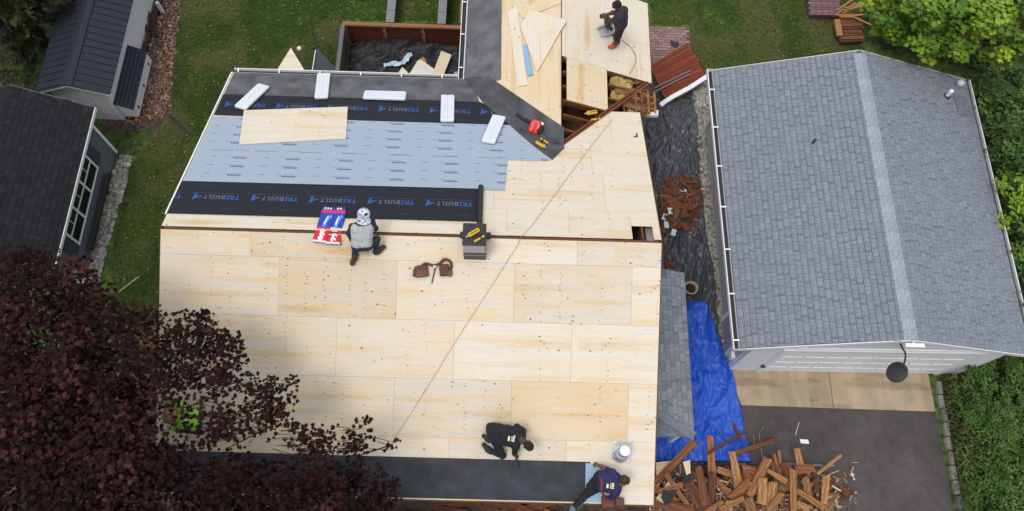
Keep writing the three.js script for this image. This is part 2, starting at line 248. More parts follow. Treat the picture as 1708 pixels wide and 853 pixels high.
function shingles(parent, pts, e, tones, maxParts, keepFrom = 0) {
  const ys = pts.map(p => p.y), yb = Math.min(...ys), yt = Math.max(...ys), W = [0.11, 0.15, 0.2, 0.25], all = [];
  let row = 0;
  for (let y = yb; y < yt - 0.05; y += e, row++) {
    const ym = y + e * 0.5; let a = Infinity, b = -Infinity;
    for (let i = 0; i < pts.length; i++) { const p = pts[i], q = pts[(i + 1) % pts.length]; if ((p.y > ym) !== (q.y > ym)) { const x = p.x + (q.x - p.x) * (ym - p.y) / (q.y - p.y); a = Math.min(a, x); b = Math.max(b, x); } }
    if (!(b > a)) continue;
    let x = a, last = -1;
    while (x < b - 0.05) { let w = pick(W); if (x + w > b) w = Math.max(0.06, Math.round((b - x) * 20) / 20); if (x + w > b + 0.02) break; let t = Math.floor(rnd() * tones.length); if (t === last) t = (t + 1) % tones.length; last = t; all.push([x, y, w, t, rnd() < 0.5 ? 0.003 : 0]); x += w; }
  }
  const n0 = Math.floor(all.length * keepFrom), rest = [];
  all.forEach(([x, y, w, t, dz], i) => {
    if (i >= n0 && i < n0 + maxParts) { const m = part('shingle', tab(w, e), tones[t].m, parent); m.position.set(x, y, dz); }
    else { const g = tab(w, e).clone(); g.translate(x, y, dz); rest.push(colored(g, tones[t].c)); }
  });
  if (rest.length) stuff(part('shingle_courses', merge(rest), SH_ALL, parent));
}
// ------------------------------------------------------------------ main house
const HR = 5.28, P = 0.3924, cP = Math.cos(P), sP = Math.sin(P), XL = -7.1534, XR = 3.2097, SF = 5.5128, SB = 5.7445;
const EY = HR - SB * sP, EZ = SB * cP, WX = 1.21, WH = EY + 2.43 * Math.tan(P), WZ = -(HR - WH) / Math.tan(P), WB = -7.9;
const FS = new Slope(V(0, HR, 0), V(1, 0, 0), V(0, sP, -cP));
const BS = new Slope(V(0, HR, 0), V(-1, 0, 0), V(0, sP, cP));
const WL = new Slope(V(WX, WH, 0), V(0, 0, 1), V(cP, sP, 0));
const WR = new Slope(V(WX, WH, 0), V(0, 0, -1), V(-cP, sP, 0));
const house = thing('house', 'house with half-stripped roof decked in new pale plywood', 'house');
const TH = 0.014;
function clipPoly(pts, a, b) { // keep the part left of a->b
  const s = p => (b.x - a.x) * (p.y - a.y) - (b.y - a.y) * (p.x - a.x), out = [];
  for (let i = 0; i < pts.length; i++) { const p = pts[i], q = pts[(i + 1) % pts.length], sp = s(p), sq = s(q); if (sp >= 0) out.push(p); if ((sp >= 0) !== (sq >= 0)) { const t = sp / (sp - sq); out.push(new THREE.Vector2(mix(p.x, q.x, t), mix(p.y, q.y, t))); } }
  return out;
}
let plyCount = 0;
function plySheet(g, x0, x1, y0, y1, mats, clips = [], lift = 0, gap = 0.0018) {
  let pts = vp([[x0 + gap, y0 + gap], [x1 - gap, y0 + gap], [x1 - gap, y1 - gap], [x0 + gap, y1 - gap]]);
  for (const [a, b] of clips) { pts = clipPoly(pts, a, b); if (pts.length < 3) return; }
  const ox = rr(0, 2.44) * (x1 - x0 < 2.2 ? 1 : 0), flip = rnd() < 0.5 ? -1 : 1, flipY = rnd() < 0.5 ? -1 : 1;
  const geo = poly(pts, TH, (x, y) => [flip * (x - x0 + ox) / 2.44, flipY * (y - y0) / 1.22]); geo.translate(0, 0, -TH + rr(0, 0.003) + lift);
  return part('plywood_sheet', geo, mats[(plyCount++) % mats.length], g);
}
reseed(42);
const frontS = FS.place(grp('front_roof_slope', house)), backS = BS.place(grp('back_roof_slope', house));
const wingLS = WL.place(grp('wing_west_slope', house)), wingRS = WR.place(grp('wing_east_slope', house));
wingLS.name = 'wing_roof_slope'; wingRS.name = 'wing_roof_slope_001';
{ // front slope rows
  const U = -5.9227, k = v => U + 2.44 * v, rows = [
    [0.035, 0.544, [-5.29, -2.85, -0.41, 1.46]], [0.544, 1.764, [k(0.5), k(1.5), k(2.5), k(3.5)]], [1.764, 2.984, [k(0), k(1), k(2), k(3)]],
    [2.984, 4.204, [k(0.5), k(1.5), k(2.5), k(3.5)]], [4.204, SF, [k(0), k(1) - 0.3, k(2) - 0.05, k(3) - 0.05]]];
  const order = [[0, 2, 4, 1, 5], [0, 2, 4, 5, 1], [2, 0, 4, 1, 1], [4, 0, 5, 3, 1], [2, 0, 4, 5, 1]];
  rows.forEach(([a, b, js], i) => { const xs = [XL, ...js, XR]; for (let n = 0; n < xs.length - 1; n++) plySheet(frontS, xs[n], xs[n + 1], -b, -a, [PLY_A[order[i][n]]]); });
}
// back slope: valley lines in local coordinates (x = -world x, y = -s)
const vA = new THREE.Vector2(-WX, WZ / cP), vLft = new THREE.Vector2(1.22, -SB), vRgt = new THREE.Vector2(-3.64, -SB);
// opening by the ridge at the east rake
const hA = BS.px(1053, 377), hB = BS.px(1090, 402);
{
  const rows = [[0.05, 0.86, [-4.9, -2.46, -0.02, 1.3]], [0.86, 2.08, [-5.2, -2.76, -0.32, 2.12]], [2.08, 3.3, [-4.6, -2.16, 0.28, 1.9]], [3.3, 4.52, [-5.0, -2.5, 0.0, 2.44]], [4.52, SB, [-4.7, -2.26, 0.2]]];
  rows.forEach(([a, b, js], i) => {
    const xs = [XL, ...js, XR];
    for (let n = 0; n < xs.length - 1; n++) {
      const x0 = -xs[n + 1], x1 = -xs[n];
      if (i === 0 && n === xs.length - 2) { // around the opening
        plySheet(backS, hA.x, x1, -b, -a, PLY_CLEAN); plySheet(backS, x0, hA.x, -b, hA.y, PLY_CLEAN); plySheet(backS, x0, hB.x - 0.02, hA.y, -a, PLY_CLEAN);
      } else if (i < 2) plySheet(backS, x0, x1, -b, -a, PLY_CLEAN);
      else { // rows that meet the valleys
        if (x1 > -WX) plySheet(backS, Math.max(x0, -WX), x1, -b, -a, PLY_CLEAN, [[vA, vLft]]);
        if (i < 4 && x0 < -WX) plySheet(backS, x0, Math.min(x1, -WX), -b, -a, PLY_CLEAN, [[vRgt, vA]]);
      }
    }
  });
}
function onS(g, S, name, pts, off, th, mat, uvf) { const loc = Array.isArray(pts[0]) ? pts.map(p => S.px(p[0], p[1])) : pts; if (THREE.ShapeUtils.area(loc) < 0) loc.reverse(); const geo = poly(loc, th, uvf); geo.translate(0, 0, off); return part(name, geo, mat, g); }
const uvM = s => (x, y) => [x / s, y / s];
const L2 = (x, s) => new THREE.Vector2(-x, -s); // back slope: world x and slope distance
{
  const sAt = (px, py) => -BS.px(px, py).y, xr = (px, py) => -BS.px(px, py).x;
  // grey self-adhered strip along the back eave
  const s1 = sAt(362, 158), s1r = sAt(800, 172);
  onS(backS, BS, 'eave_membrane', [L2(XL + 0.03, SB - 0.01), L2(-1.19, SB - 0.01), L2(-0.95, SB - 0.25), L2(xr(800, 173), s1r), L2(XL + 0.03, s1)], 0.004, 0.002, MEM_GREY, uvM(2.2));
  // black printed course above it
  const b0 = s1 + 0.02, b1 = sAt(345, 192), q0 = BS.px(800, 171), q1 = BS.px(840, 190), q2 = BS.px(853, 211);
  const mid = (b0 + b1) / 2;
  onS(backS, BS, 'printed_membrane', [L2(XL + 0.02, b0), new THREE.Vector2(q0.x, -b0), q1, q2, L2(XL + 0.02, b1)], 0.008, 0.002, MEM_LOGO, (x, y) => [(x + 0.42) / 1.25, (y + mid) / 0.95 + 0.5]);
  // two pale underlayment courses
  const u1 = sAt(315, 252), e1 = BS.px(917, 268), e0 = BS.px(853, 211), e00 = BS.px(843, 207);
  onS(backS, BS, 'underlayment', [L2(XL + 0.02, b1 - 0.06), new THREE.Vector2(e0.x, -b1 + 0.06), e0, e1, new THREE.Vector2(e1.x + 0.1, -u1), L2(XL + 0.02, u1)], 0.011, 0.002, UNDER, uvM(1.2));
  const u2 = sAt(300, 300), f0 = BS.px(847, 266), f1 = BS.px(842, 320);
  onS(backS, BS, 'underlayment', [L2(XL + 0.02, u1 + 0.08), new THREE.Vector2(f0.x, -u1 - 0.08), f1, new THREE.Vector2(f1.x, -u2 + 0.06), L2(XL + 0.02, u2 - 0.12)], 0.014, 0.002, UNDER, (x, y) => [x / 1.2 + 0.17, y / 1.2 + 0.3]);
  for (let i = 0; i < 9; i++) { // dashed lap line printed on the courses
    const x = XL + 0.3 + i * 1.02; if (x < -0.6) onS(backS, BS, 'lap_mark', [L2(x, u1 + 0.04), L2(x + 0.55, u1 + 0.04), L2(x + 0.55, u1 + 0.062), L2(x, u1 + 0.062)], 0.0165, 0.0006, UNDERSEAM);
  }
  // valley strip on the main slope
  onS(backS, BS, 'valley_membrane', [[777, 134], [941.5, 247.5], [921, 268], [884, 240], [846, 206], [805, 172]], 0.018, 0.002, MEM_GREY2, uvM(2.2));
}
{ // wing
  const lx = (z, s) => new THREE.Vector2(z, -s), SW = 2.43 / cP;
  const vT = lx(WZ, 0), vE = lx(-EZ, SW);
  const rowsL = [[0.0, 1.3, [WB, -6.1, -3.66, WZ]], [1.3, SW, [WB, -6.7, -4.26, -3.0]]];
  for (const [a, b, zs] of rowsL) for (let n = 0; n < zs.length - 1; n++) plySheet(wingLS, zs[n], zs[n + 1], -b, -a, PLY_WARM, [[vE, vT]]);
  onS(wingLS, WL, 'eave_membrane', [lx(WB, SW - 0.01), lx(-EZ, SW - 0.01), lx(-EZ + 0.3, SW - 0.32), WL.px(836, 133), lx(WB, -WL.px(836, 20).y)], 0.004, 0.002, MEM_GREY, uvM(2.2));
  onS(wingLS, WL, 'valley_membrane', [lx(-EZ, SW), WL.px(941, 247), WL.px(941, 213), WL.px(816, 128), WL.px(790, 128)], 0.008, 0.002, MEM_GREY2, uvM(2.2));
  // east side sheets
  const zz = (px, py) => WR.px(px, py).x, c1 = zz(985, 177), c2 = zz(1050, 128), nt = zz(948, 96), mid = 1.3;
  plySheet(wingRS, nt, 7.9, -mid, -0.03, [PLY_CLEAN[1]]); plySheet(wingRS, c1, nt, -mid, -0.16, [PLY_WARM[0]]);
  plySheet(wingRS, c2, 6.5, -SW, -mid, [PLY_CLEAN[2]]); plySheet(wingRS, 6.5, 7.9, -SW, -mid, [PLY_CLEAN[0]]);
  // ridge board edge and framing seen through the openings
  part('ridge_board', box(0.045, 0.2, -WB + WZ - 0.1, WX, WH - 0.13, (WB + WZ) / 2), RAFTER[1], house);
  const vr = () => beamGeo(V(WX + 0.04, WH - 0.1, WZ), V(3.64 - 0.1, EY - 0.06, -EZ), 0.045, 0.2);
  part('valley_rafter', vr(), RAFTER[1], house);
  part('valley_rafter', beamGeo(V(WX + 0.04, WH - 0.09, WZ - 0.09), V(3.5, EY - 0.04, -EZ - 0.06), 0.045, 0.19), RAFTER[0], house);
  for (let z = -3.35; z > WB; z -= 0.406) { // wing jack and common rafters
    const xe = z > -EZ ? WX + (WZ - z) : 3.5; if (xe - WX < 0.15) continue;
    part('rafter', beamGeo(V(WX + 0.03, WH - 0.12, z), V(xe, WH - 0.12 - (xe - WX) * Math.tan(P), z), 0.04, 0.17), RAFTER[rnd() < 0.5 ? 0 : 1], house);
  }
  for (let x = -6.9; x < 3.2; x += 0.406) { // main rafters, both slopes
    const zv = x > -1.2 ? (x < WX ? WZ - (WX - x) + 0.25 : (x < 2.2 ? WZ - (x - WX) + 0.15 : -EZ + 0.05)) : -EZ + 0.1;
    const lo = Math.max(-EZ + 0.05, zv);
    part('rafter', beamGeo(V(x, HR - 0.13, -0.03), V(x, HR - 0.13 + lo * Math.tan(P), lo), 0.04, 0.17), RAFTER[rnd() < 0.5 ? 0 : 1], house);
    part('rafter', beamGeo(V(x, HR - 0.13, 0.03), V(x, HR - 0.13 - 4.9 * Math.tan(P), 4.9), 0.04, 0.17), RAFTER[0], house);
  }
  part('ridge_board', box(XR - XL - 0.1, 0.22, 0.042, (XL + XR) / 2, HR - 0.135, 0), RAFTER[0], house);
  // broken sheathing boards left in the open corner
  for (let i = 0; i < 20; i++) { const a = WR.world(rr(1026, 1058), rr(138, 182), -0.14 + 0.004 * i), b = a.clone().add(V(rr(0.4, 0.8), -0.2, rr(-0.25, 0.25))); part('sheathing_board', beamGeo(a, b, rr(0.06, 0.13), 0.02), LUM[i % 7], house); }
  for (let i = 0; i < 6; i++) { const x = WX + 1.35 + i * 0.16; part('sheathing_board', box(0.055, 0.03, 0.62, x + 0.3, EY + 0.12 + 0.02 * (i % 3), -EZ + 0.62), LUM[(i * 3) % 7], house); }
}
{ // walls, attic floor, fascias, rakes, gutters
  const wm = SIDE_GREY;
  part('wall', box(XR - XL - 0.5, 2.75, 0.16, (XL + XR) / 2, 1.375, 4.68), wm, house); part('wall', box(XR - XL - 0.5, 2.75, 0.16, (XL + XR) / 2, 1.375, -4.9), wm, house);
  for (const x of [XL + 0.17, XR - 0.17]) {
    const sh = vp([[-4.98, 0], [4.76, 0], [4.76, HR - 0.25 - 4.76 * Math.tan(P)], [0, HR - 0.25], [-4.98, HR - 0.25 - 4.98 * Math.tan(P)]]);
    const g = poly(sh, 0.16); g.rotateY(-Math.PI / 2); g.translate(x + 0.08, 0, 0); part('wall', g, wm, house);
  }
  part('wall', box(0.16, 2.75, 2.8, -0.9, 1.375, -6.38), wm, house); part('wall', box(0.16, 2.75, 2.8, 3.35, 1.375, -6.38), wm, house); 
  { const sh = vp([[-0.9, 0], [3.35, 0], [3.35, 2.75], [WX, WH - 0.22], [-0.9, 2.75]]); const g = poly(sh, 0.16); g.translate(0, 0, -7.8); part('wall', g, wm, house); }
  part('attic_floor', box(XR - XL - 0.55, 0.1, 9.4, (XL + XR) / 2, 2.70, -0.1), RAFTER[0], house);
  part('attic_floor', box(4.1, 0.1, 2.8, WX, 2.72, -6.35), RAFTER[0], house);
  const pb = (a, b, w, t, m, n) => part(n, beamGeo(a, b, w, t), m, house);
  for (const [x, m] of [[XR + 0.012, RAFTER[1]], [XL - 0.012, RAFTER[1]]]) {
    pb(V(x, HR - 0.10, 0), V(x, HR - 0.10 - SF * sP, SF * cP), 0.02, 0.15, m, 'rake_board');
    const far = x > 0 ? 4.52 : SB; pb(V(x, HR - 0.10, 0), V(x, HR - 0.10 - far * sP, -far * cP), 0.02, 0.15, m, 'rake_board');
  }
  pb(V(XL, EY - 0.10, -EZ - 0.012), V(-1.2, EY - 0.10, -EZ - 0.012), 0.02, 0.15, TRIMW, 'fascia_board');
  pb(V(-1.235, EY - 0.10, WB), V(-1.235, EY - 0.10, -EZ), 0.02, 0.15, TRIMW, 'fascia_board');
  pb(V(3.655, EY - 0.10, WB), V(3.655, EY - 0.10, -EZ), 0.02, 0.15, RAFTER[1], 'fascia_board');
  pb(V(XL, HR - SF * sP - 0.1, SF * cP + 0.012), V(XR, HR - SF * sP - 0.1, SF * cP + 0.012), 0.02, 0.15, RAFTER[1], 'fascia_board');
  // white drip edge along the west rake and gutters at the back
  pb(V(XL - 0.03, HR + 0.004 - 0.4 * sP, -0.4 * cP), V(XL - 0.03, HR + 0.004 - SB * sP, -SB * cP), 0.035, 0.012, GUT, 'drip_edge');
  const gutter = (a, b, out) => { // open trough with hangers
    const d = b.clone().sub(a).normalize(), o = out.clone(); const mid = a.clone().add(b).multiplyScalar(0.5), g = grp('gutter', house);
    const bar = (off, y, w, h, m, n) => part(n, beamGeo(a.clone().addScaledVector(o, off).add(V(0, y, 0)), b.clone().addScaledVector(o, off).add(V(0, y, 0)), w, h), m, g);
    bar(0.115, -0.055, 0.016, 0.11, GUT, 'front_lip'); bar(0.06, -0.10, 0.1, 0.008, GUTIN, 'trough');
    const L = a.distanceTo(b); for (let t = 0.12; t < L; t += 1.05) { const p = a.clone().addScaledVector(d, t); part('hanger', beamGeo(p.clone().addScaledVector(o, 0.01), p.clone().addScaledVector(o, 0.12), 0.03, 0.006), GUT, g); }
  };
  gutter(V(XL, EY - 0.02, -EZ - 0.025), V(-1.36, EY - 0.02, -EZ - 0.025), V(0, 0, -1));
  gutter(V(-1.25, EY - 0.02, WB), V(-1.25, EY - 0.02, -EZ + 0.02), V(-1, 0, 0));
}
// grey membrane along the front eave with a blue release film at its end
{
  const a = FS.px(985, 771), top = -a.y, loc = (x, s) => new THREE.Vector2(x, -s);
  onS(frontS, FS, 'eave_membrane', [loc(XL + 0.02, SF - 0.03), loc(a.x, SF - 0.03), loc(a.x, top), loc(XL + 0.02, top - 0.02)], 0.004, 0.003, MEM_FRONT, uvM(2.2));
  onS(frontS, FS, 'release_film', [[977, 773], [1006, 775], [1004, 838], [976, 838]], 0.008, 0.002, FILM_BLUE);
}
// yellow batt insulation in the open corner
{
  for (const [ix, iy, is] of [[1031, 137, 0.8], [1040, 148, 0.95], [1030, 158, 0.8], [1046, 138, 0.6]]) {
  const g = new THREE.IcosahedronGeometry(0.5, 14), p = g.attributes.position, c = WR.world(ix, iy, -0.16);
  for (let i = 0; i < p.count; i++) { const v = V(p.getX(i), p.getY(i), p.getZ(i)), n = v.clone().normalize(); const k = is * (0.35 + 1.3 * fbm(n.x * 3 + ix, n.y * 4 + n.z * 4 + iy, 7, 4)); p.setXYZ(i, v.x * 0.42 * k, v.y * 0.22 * k, v.z * 0.5 * k); }
  g.computeVertexNormals(); g.translate(c.x, c.y - 0.03, c.z);
  part('insulation', g, M([0.52, 0.40, 0.15], 1, { bumpMap: grainBump, bumpScale: 0.03 }), house); }
}
{ // low hipped side-entry roof under the east rake
  const top = 2.93, ey = 2.3, ex = 4.37, tx = 3.06, z0 = -0.42, z1 = 3.52, a = Math.atan2(top - ey, ex - tx);
  const S = new Slope(V(ex, ey, 0), V(0, 0, -1), V(-Math.cos(a), Math.sin(a), 0)), L = (ex - tx) / Math.cos(a);
  const deck = poly(vp([[-z1, 0], [-z0, 0], [-z0, L], [-z1 + 0.62, L]]), 0.03); deck.translate(0, 0, -0.03);
  const pr = S.place(grp('porch_roof', house)); part('deck', deck, M([0.13, 0.14, 0.16], 0.95), pr);
  porchShingles = () => shingles(pr, vp([[-z1, 0], [-z0, 0], [-z0, L], [-z1 + 0.62, L]]), 0.143, SH_PORCH, 400, 0.30);
  const hg = new THREE.BufferGeometry(); const A = V(ex, ey, z1), B = V(3.15, ey, z1 + 0.02), C = V(tx, top, z1 - 0.62);
  hg.setAttribute('position', new THREE.Float32BufferAttribute([A.x, A.y, A.z, C.x, C.y, C.z, B.x, B.y, B.z, A.x, A.y - 0.1, A.z, B.x, B.y - 0.1, B.z, C.x, C.y - 0.1, C.z], 3)); hg.setAttribute('uv', new THREE.Float32BufferAttribute([0, 0, 3, 0, 0, 3, 0, 0, 3, 0, 0, 3], 2)); hg.computeVertexNormals();
  part('hip_end', hg, M([0.27, 0.29, 0.33], 0.9, { map: shTex, side: THREE.DoubleSide }), house);
  part('hip_cap', beamGeo(A.clone().add(V(0, 0.012, 0)), C.clone().add(V(0, 0.012, 0)), 0.2, 0.012), M([0.24, 0.26, 0.3], 0.9, { map: shTex }), house);
  part('porch_fascia', box(0.02, 0.14, z1 - z0, ex - 0.012, ey - 0.09, (z0 + z1) / 2), TRIMW, house); part('porch_fascia', box(ex - tx, 0.14, 0.02, (ex + tx) / 2 - 0.03, ey - 0.09, z1 - 0.04), TRIMW, house);
  for (const z of [z0 + 0.2, z1 - 0.2]) part('porch_post', box(0.1, 2.22, 0.1, ex - 0.12, 1.11, z), TRIMW, house);
  part('porch_wall', box(0.1, 2.2, z1 - z0 - 0.6, 3.55, 1.1, (z0 + z1) / 2), SIDE_GREY, house);
}
// ------------------------------------------------------------------ detached garage
{
  const gx = 8.998, gz = 1.5, yaw = 0.011, hl = 3.518, hr = 3.405, ln = 7.651, eL = 2.665, eR = 2.476, rh = 3.66;
  const ga = thing('garage', 'detached garage with grey shingle gable roof and white overhead door', 'garage', V(gx, 0, gz)); ga.rotation.y = yaw;
  const W = (x, y, z) => V(gx, y, gz).add(rotY(V(x, 0, z), yaw));
  const aL = Math.atan2(rh - eL, hl), aR = Math.atan2(rh - eR, hr), lenL = hl / Math.cos(aL), lenR = hr / Math.cos(aR);
  // slopes in the garage's own frame
  const SL = new Slope(V(-hl, eL, 0), V(0, 0, 1), V(Math.cos(aL), Math.sin(aL), 0)), SR = new Slope(V(hr, eR, 0), V(0, 0, -1), V(-Math.cos(aR), Math.sin(aR), 0));
  const dl = SL.place(grp('west_roof_slope', ga)), dr = SR.place(grp('east_roof_slope', ga)); dl.name = 'roof_slope'; dr.name = 'roof_slope_001';
  const deck = (g, x0, x1, L) => { const d = box(x1 - x0, L, 0.03, (x0 + x1) / 2, L / 2, -0.016); part('roof_deck', d, M([0.11, 0.12, 0.14], 0.95), g); };
  deck(dl, -ln, 0, lenL); deck(dr, 0, ln, lenR);
  reseed(77);
  shingles(dl, vp([[-ln, 0], [0, 0], [0, lenL - 0.02], [-ln, lenL - 0.02]]), 0.143, SH_GAR, 300, 0.5);
  shingles(dr, vp([[0, 0], [ln, 0], [ln, lenR - 0.02], [0, lenR - 0.02]]), 0.143, SH_GAR, 0);
  // ridge caps, a paler run of overlapping pieces
  const capM = [[0.42, 0.48, 0.54], [0.45, 0.51, 0.57], [0.40, 0.455, 0.515]].map(c => M(c, 0.9, { map: shTex }));
  const capG = merge([[-1, aL], [1, aR]].map(([s, a]) => { const g = new THREE.BoxGeometry(0.17, 0.007, 0.27); g.translate(s * 0.083, 0, 0); g.rotateZ(-s * a); return g; }));
  for (let i = 0, z = -0.13; z > -ln + 0.1; z -= 0.235, i++) { const c = part('ridge_cap', capG, capM[i % 3], ga); c.position.set(0, rh + 0.022 + (i % 2) * 0.003, z); c.rotation.x = -0.02; }
  // walls
  const wl = -3.083, wr = 3.02, zf = -0.12, zb = -7.5, yAt = x => x < 0 ? rh - 0.05 + x * Math.tan(aL) : rh - 0.05 - x * Math.tan(aR);
  const gable = vp([[wl, 0], [wr, 0], [wr, yAt(wr)], [0, rh - 0.05], [wl, yAt(wl)]]);
  for (const z of [zf - 0.12, zb]) { const g = poly(gable, 0.12); g.translate(0, 0, z); part('gable_wall', g, SIDE_LIGHT, ga); }
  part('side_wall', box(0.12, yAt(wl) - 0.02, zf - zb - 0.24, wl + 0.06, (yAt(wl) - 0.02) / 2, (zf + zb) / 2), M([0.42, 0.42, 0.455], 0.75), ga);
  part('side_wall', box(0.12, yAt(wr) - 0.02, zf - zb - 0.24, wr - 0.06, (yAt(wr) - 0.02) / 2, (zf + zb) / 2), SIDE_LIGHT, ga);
  // lap siding on the gable front and the west wall
  for (let y = 0.14; y < 3.5; y += 0.13) {
    const hw0 = y < yAt(wl) - 0.14 ? wl : -(rh - 0.2 - y) / Math.tan(aL), hw1 = y < yAt(wr) - 0.14 ? wr : (rh - 0.2 - y) / Math.tan(aR);
    if (y > 2.35) { if (hw1 - hw0 > 0.3) part('siding_board', box(hw1 - hw0, 0.124, 0.012, (hw0 + hw1) / 2, y + 0.06, zf + 0.004), SIDE_LIGHT, ga); }
    else { part('siding_board', box(-2.32 - wl, 0.124, 0.012, (wl - 2.32) / 2, y + 0.06, zf + 0.004), SIDE_LIGHT, ga); part('siding_board', box(wr - 2.52, 0.124, 0.012, (wr + 2.52) / 2, y + 0.06, zf + 0.004), SIDE_LIGHT, ga); }
  }
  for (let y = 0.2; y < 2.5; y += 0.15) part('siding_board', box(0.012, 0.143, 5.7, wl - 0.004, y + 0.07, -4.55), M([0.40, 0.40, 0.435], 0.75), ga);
  // overhead door: frame, four rows of panels
  const door = grp('overhead_door', ga), x0 = -2.2, x1 = 2.4;
  part('door_leaf', box(x1 - x0, 2.1, 0.04, (x0 + x1) / 2, 1.06, zf - 0.012), M([0.78, 0.79, 0.82], 0.45), door);
  for (let r = 0; r < 4; r++) for (let c = 0; c < 8; c++) part('door_panel', rbox((x1 - x0) / 8 - 0.05, 0.46, 0.03, 0.012, x0 + (c + 0.5) * (x1 - x0) / 8, 0.29 + r * 0.52, zf + 0.006, 1), M([0.82, 0.83, 0.86], 0.45), door);
  part('door_frame', box(x1 - x0 + 0.3, 0.13, 0.05, (x0 + x1) / 2, 2.19, zf + 0.022), TRIMW, ga);
  for (const x of [x0 - 0.07, x1 + 0.07]) part('door_frame', box(0.13, 2.12, 0.05, x, 1.06, zf + 0.022), TRIMW, ga);
  part('header_trim', box(5.0, 0.05, 0.04, 0.4, 2.42, zf + 0.03), TRIMW, ga);
  for (const x of [wl + 0.05, wr - 0.05]) part('corner_board', box(0.12, yAt(x) - 0.04, 0.03, x, (yAt(x) - 0.04) / 2, zf + 0.018), TRIMW, ga);
  // rake trims
  for (const z of [0.012, -ln - 0.012]) { part('rake_trim', beamGeo(V(-hl, eL - 0.07, z), V(0, rh - 0.07, z), 0.02, 0.13), TRIMW, ga); part('rake_trim', beamGeo(V(0, rh - 0.07, z), V(hr, eR - 0.07, z), 0.02, 0.13), TRIMW, ga); }
  // west gutter: white lip, dark wet trough, hangers; and downspout
  const gu = grp('gutter', ga);
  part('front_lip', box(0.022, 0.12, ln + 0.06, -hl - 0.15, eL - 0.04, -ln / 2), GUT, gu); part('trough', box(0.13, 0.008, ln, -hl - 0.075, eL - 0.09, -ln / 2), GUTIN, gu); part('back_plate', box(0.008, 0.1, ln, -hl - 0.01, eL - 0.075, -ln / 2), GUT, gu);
  for (let z = -0.2; z > -ln; z -= 1.14) part('hanger', box(0.15, 0.012, 0.035, -hl - 0.075, eL + 0.005, z), GUT, gu);
  for (const z of [0.02, -ln - 0.02]) part('end_cap', box(0.16, 0.12, 0.008, -hl - 0.08, eL - 0.04, z), GUT, gu);
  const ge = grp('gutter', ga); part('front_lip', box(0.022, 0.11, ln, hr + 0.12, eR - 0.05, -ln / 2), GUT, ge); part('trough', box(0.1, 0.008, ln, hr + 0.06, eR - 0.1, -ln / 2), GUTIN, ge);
  part('downspout', merge([tube([V(-hl - 0.08, eL - 0.12, -ln + 0.25), V(-3.3, 2.2, -ln + 0.3), V(wl - 0.05, 1.9, -ln + 0.3), V(wl - 0.05, 0.2, -ln + 0.3)], 0.035, 8)]), GUT, ga);
  // side door with frame, knob, wall light, utility box
  const sd = grp('side_door', ga); part('door_leaf', box(0.03, 2.0, 0.85, wl - 0.025, 1.03, -1.0), M([0.34, 0.34, 0.38], 0.6), sd);
  for (const [y, h] of [[0.55, 0.7], [1.45, 0.8]]) part('door_panel', box(0.015, h, 0.6, wl - 0.044, y, -1.0), M([0.30, 0.30, 0.34], 0.6), sd);
  const kn = part('door_knob', new THREE.SphereGeometry(0.035, 12, 8), STEEL, sd); kn.position.set(wl - 0.08, 1.0, -1.33);
  for (const z of [-0.52, -1.48]) part('door_frame', box(0.05, 2.1, 0.1, wl - 0.03, 1.05, z), TRIMW, ga); part('door_frame', box(0.05, 0.1, 1.06, wl - 0.03, 2.15, -1.0), TRIMW, ga);
  part('wall_light', merge([box(0.05, 0.16, 0.1, wl - 0.04, 1.95, -2.0), cyl(0.05, 0.07, 0.14, 10, wl - 0.12, 1.9, -2.0)]), BLK, ga);
  part('utility_box', rbox(0.1, 0.25, 0.18, 0.01, wl - 0.06, 0.75, -0.32), TRIMW, ga);
  part('utility_box', rbox(0.08, 0.2, 0.12, 0.01, wl - 0.05, 1.2, -1.75), TRIMW, ga);
  part('conduit', cyl(0.02, 0.02, 0.7, 8, wl - 0.05, 0.35, -0.32), STEEL, ga);
  // floodlight above the door and a roof patch
  part('floodlight', merge([box(0.42, 0.05, 0.09, 0.1, rh - 0.12, 0.10), box(0.06, 0.06, 0.1, 0.1, rh - 0.16, 0.06)]), TRIMW, ga);
  part('door_keypad', rbox(0.11, 0.07, 0.06, 0.01, -2.36, 0.72, zf + 0.06), BLK, ga);
  // roof vents on the east slope
  const onE = (px, py) => { const Sw = new Slope(W(hr, eR, 0), rotY(V(0, 0, -1), yaw), rotY(V(-Math.cos(aR), Math.sin(aR), 0), yaw)); const p = Sw.world(px, py); return ga.worldToLocal(p.clone()); };
  ga.updateMatrixWorld(true);
  { const p = onE(1596, 146), v = grp('roof_vent', ga); v.position.copy(p);
    part('pipe', cyl(0.075, 0.075, 0.25, 18, 0, 0.1, 0), STEEL, v); part('vent_cap', new THREE.LatheGeometry([[0, 0.30], [0.04, 0.295], [0.085, 0.26], [0.095, 0.2], [0.085, 0.195], [0.0, 0.2]].map(a => new THREE.Vector2(a[0], a[1])), 20), M([0.55, 0.57, 0.6], 0.5), v);
    const fl = part('flashing', box(0.36, 0.004, 0.4), M([0.2, 0.21, 0.25], 0.8), v); fl.rotation.z = -aR; fl.position.y = 0.02; }
  { const p = onE(1579, 161), v = grp('roof_vent', ga); v.position.copy(p); part('pipe', cyl(0.055, 0.055, 0.3, 16, 0, 0.12, 0), GUT, v); part('collar', cyl(0.08, 0.1, 0.06, 16, 0, 0.03, 0), BLK, v); }
  { const p = onE(1606, 178), v = part('roof_patch', box(0.5, 0.006, 0.6), M([0.24, 0.25, 0.30], 0.9, { map: shTex }), ga); v.position.copy(p); v.position.y += 0.03; v.rotation.z = -aR; }
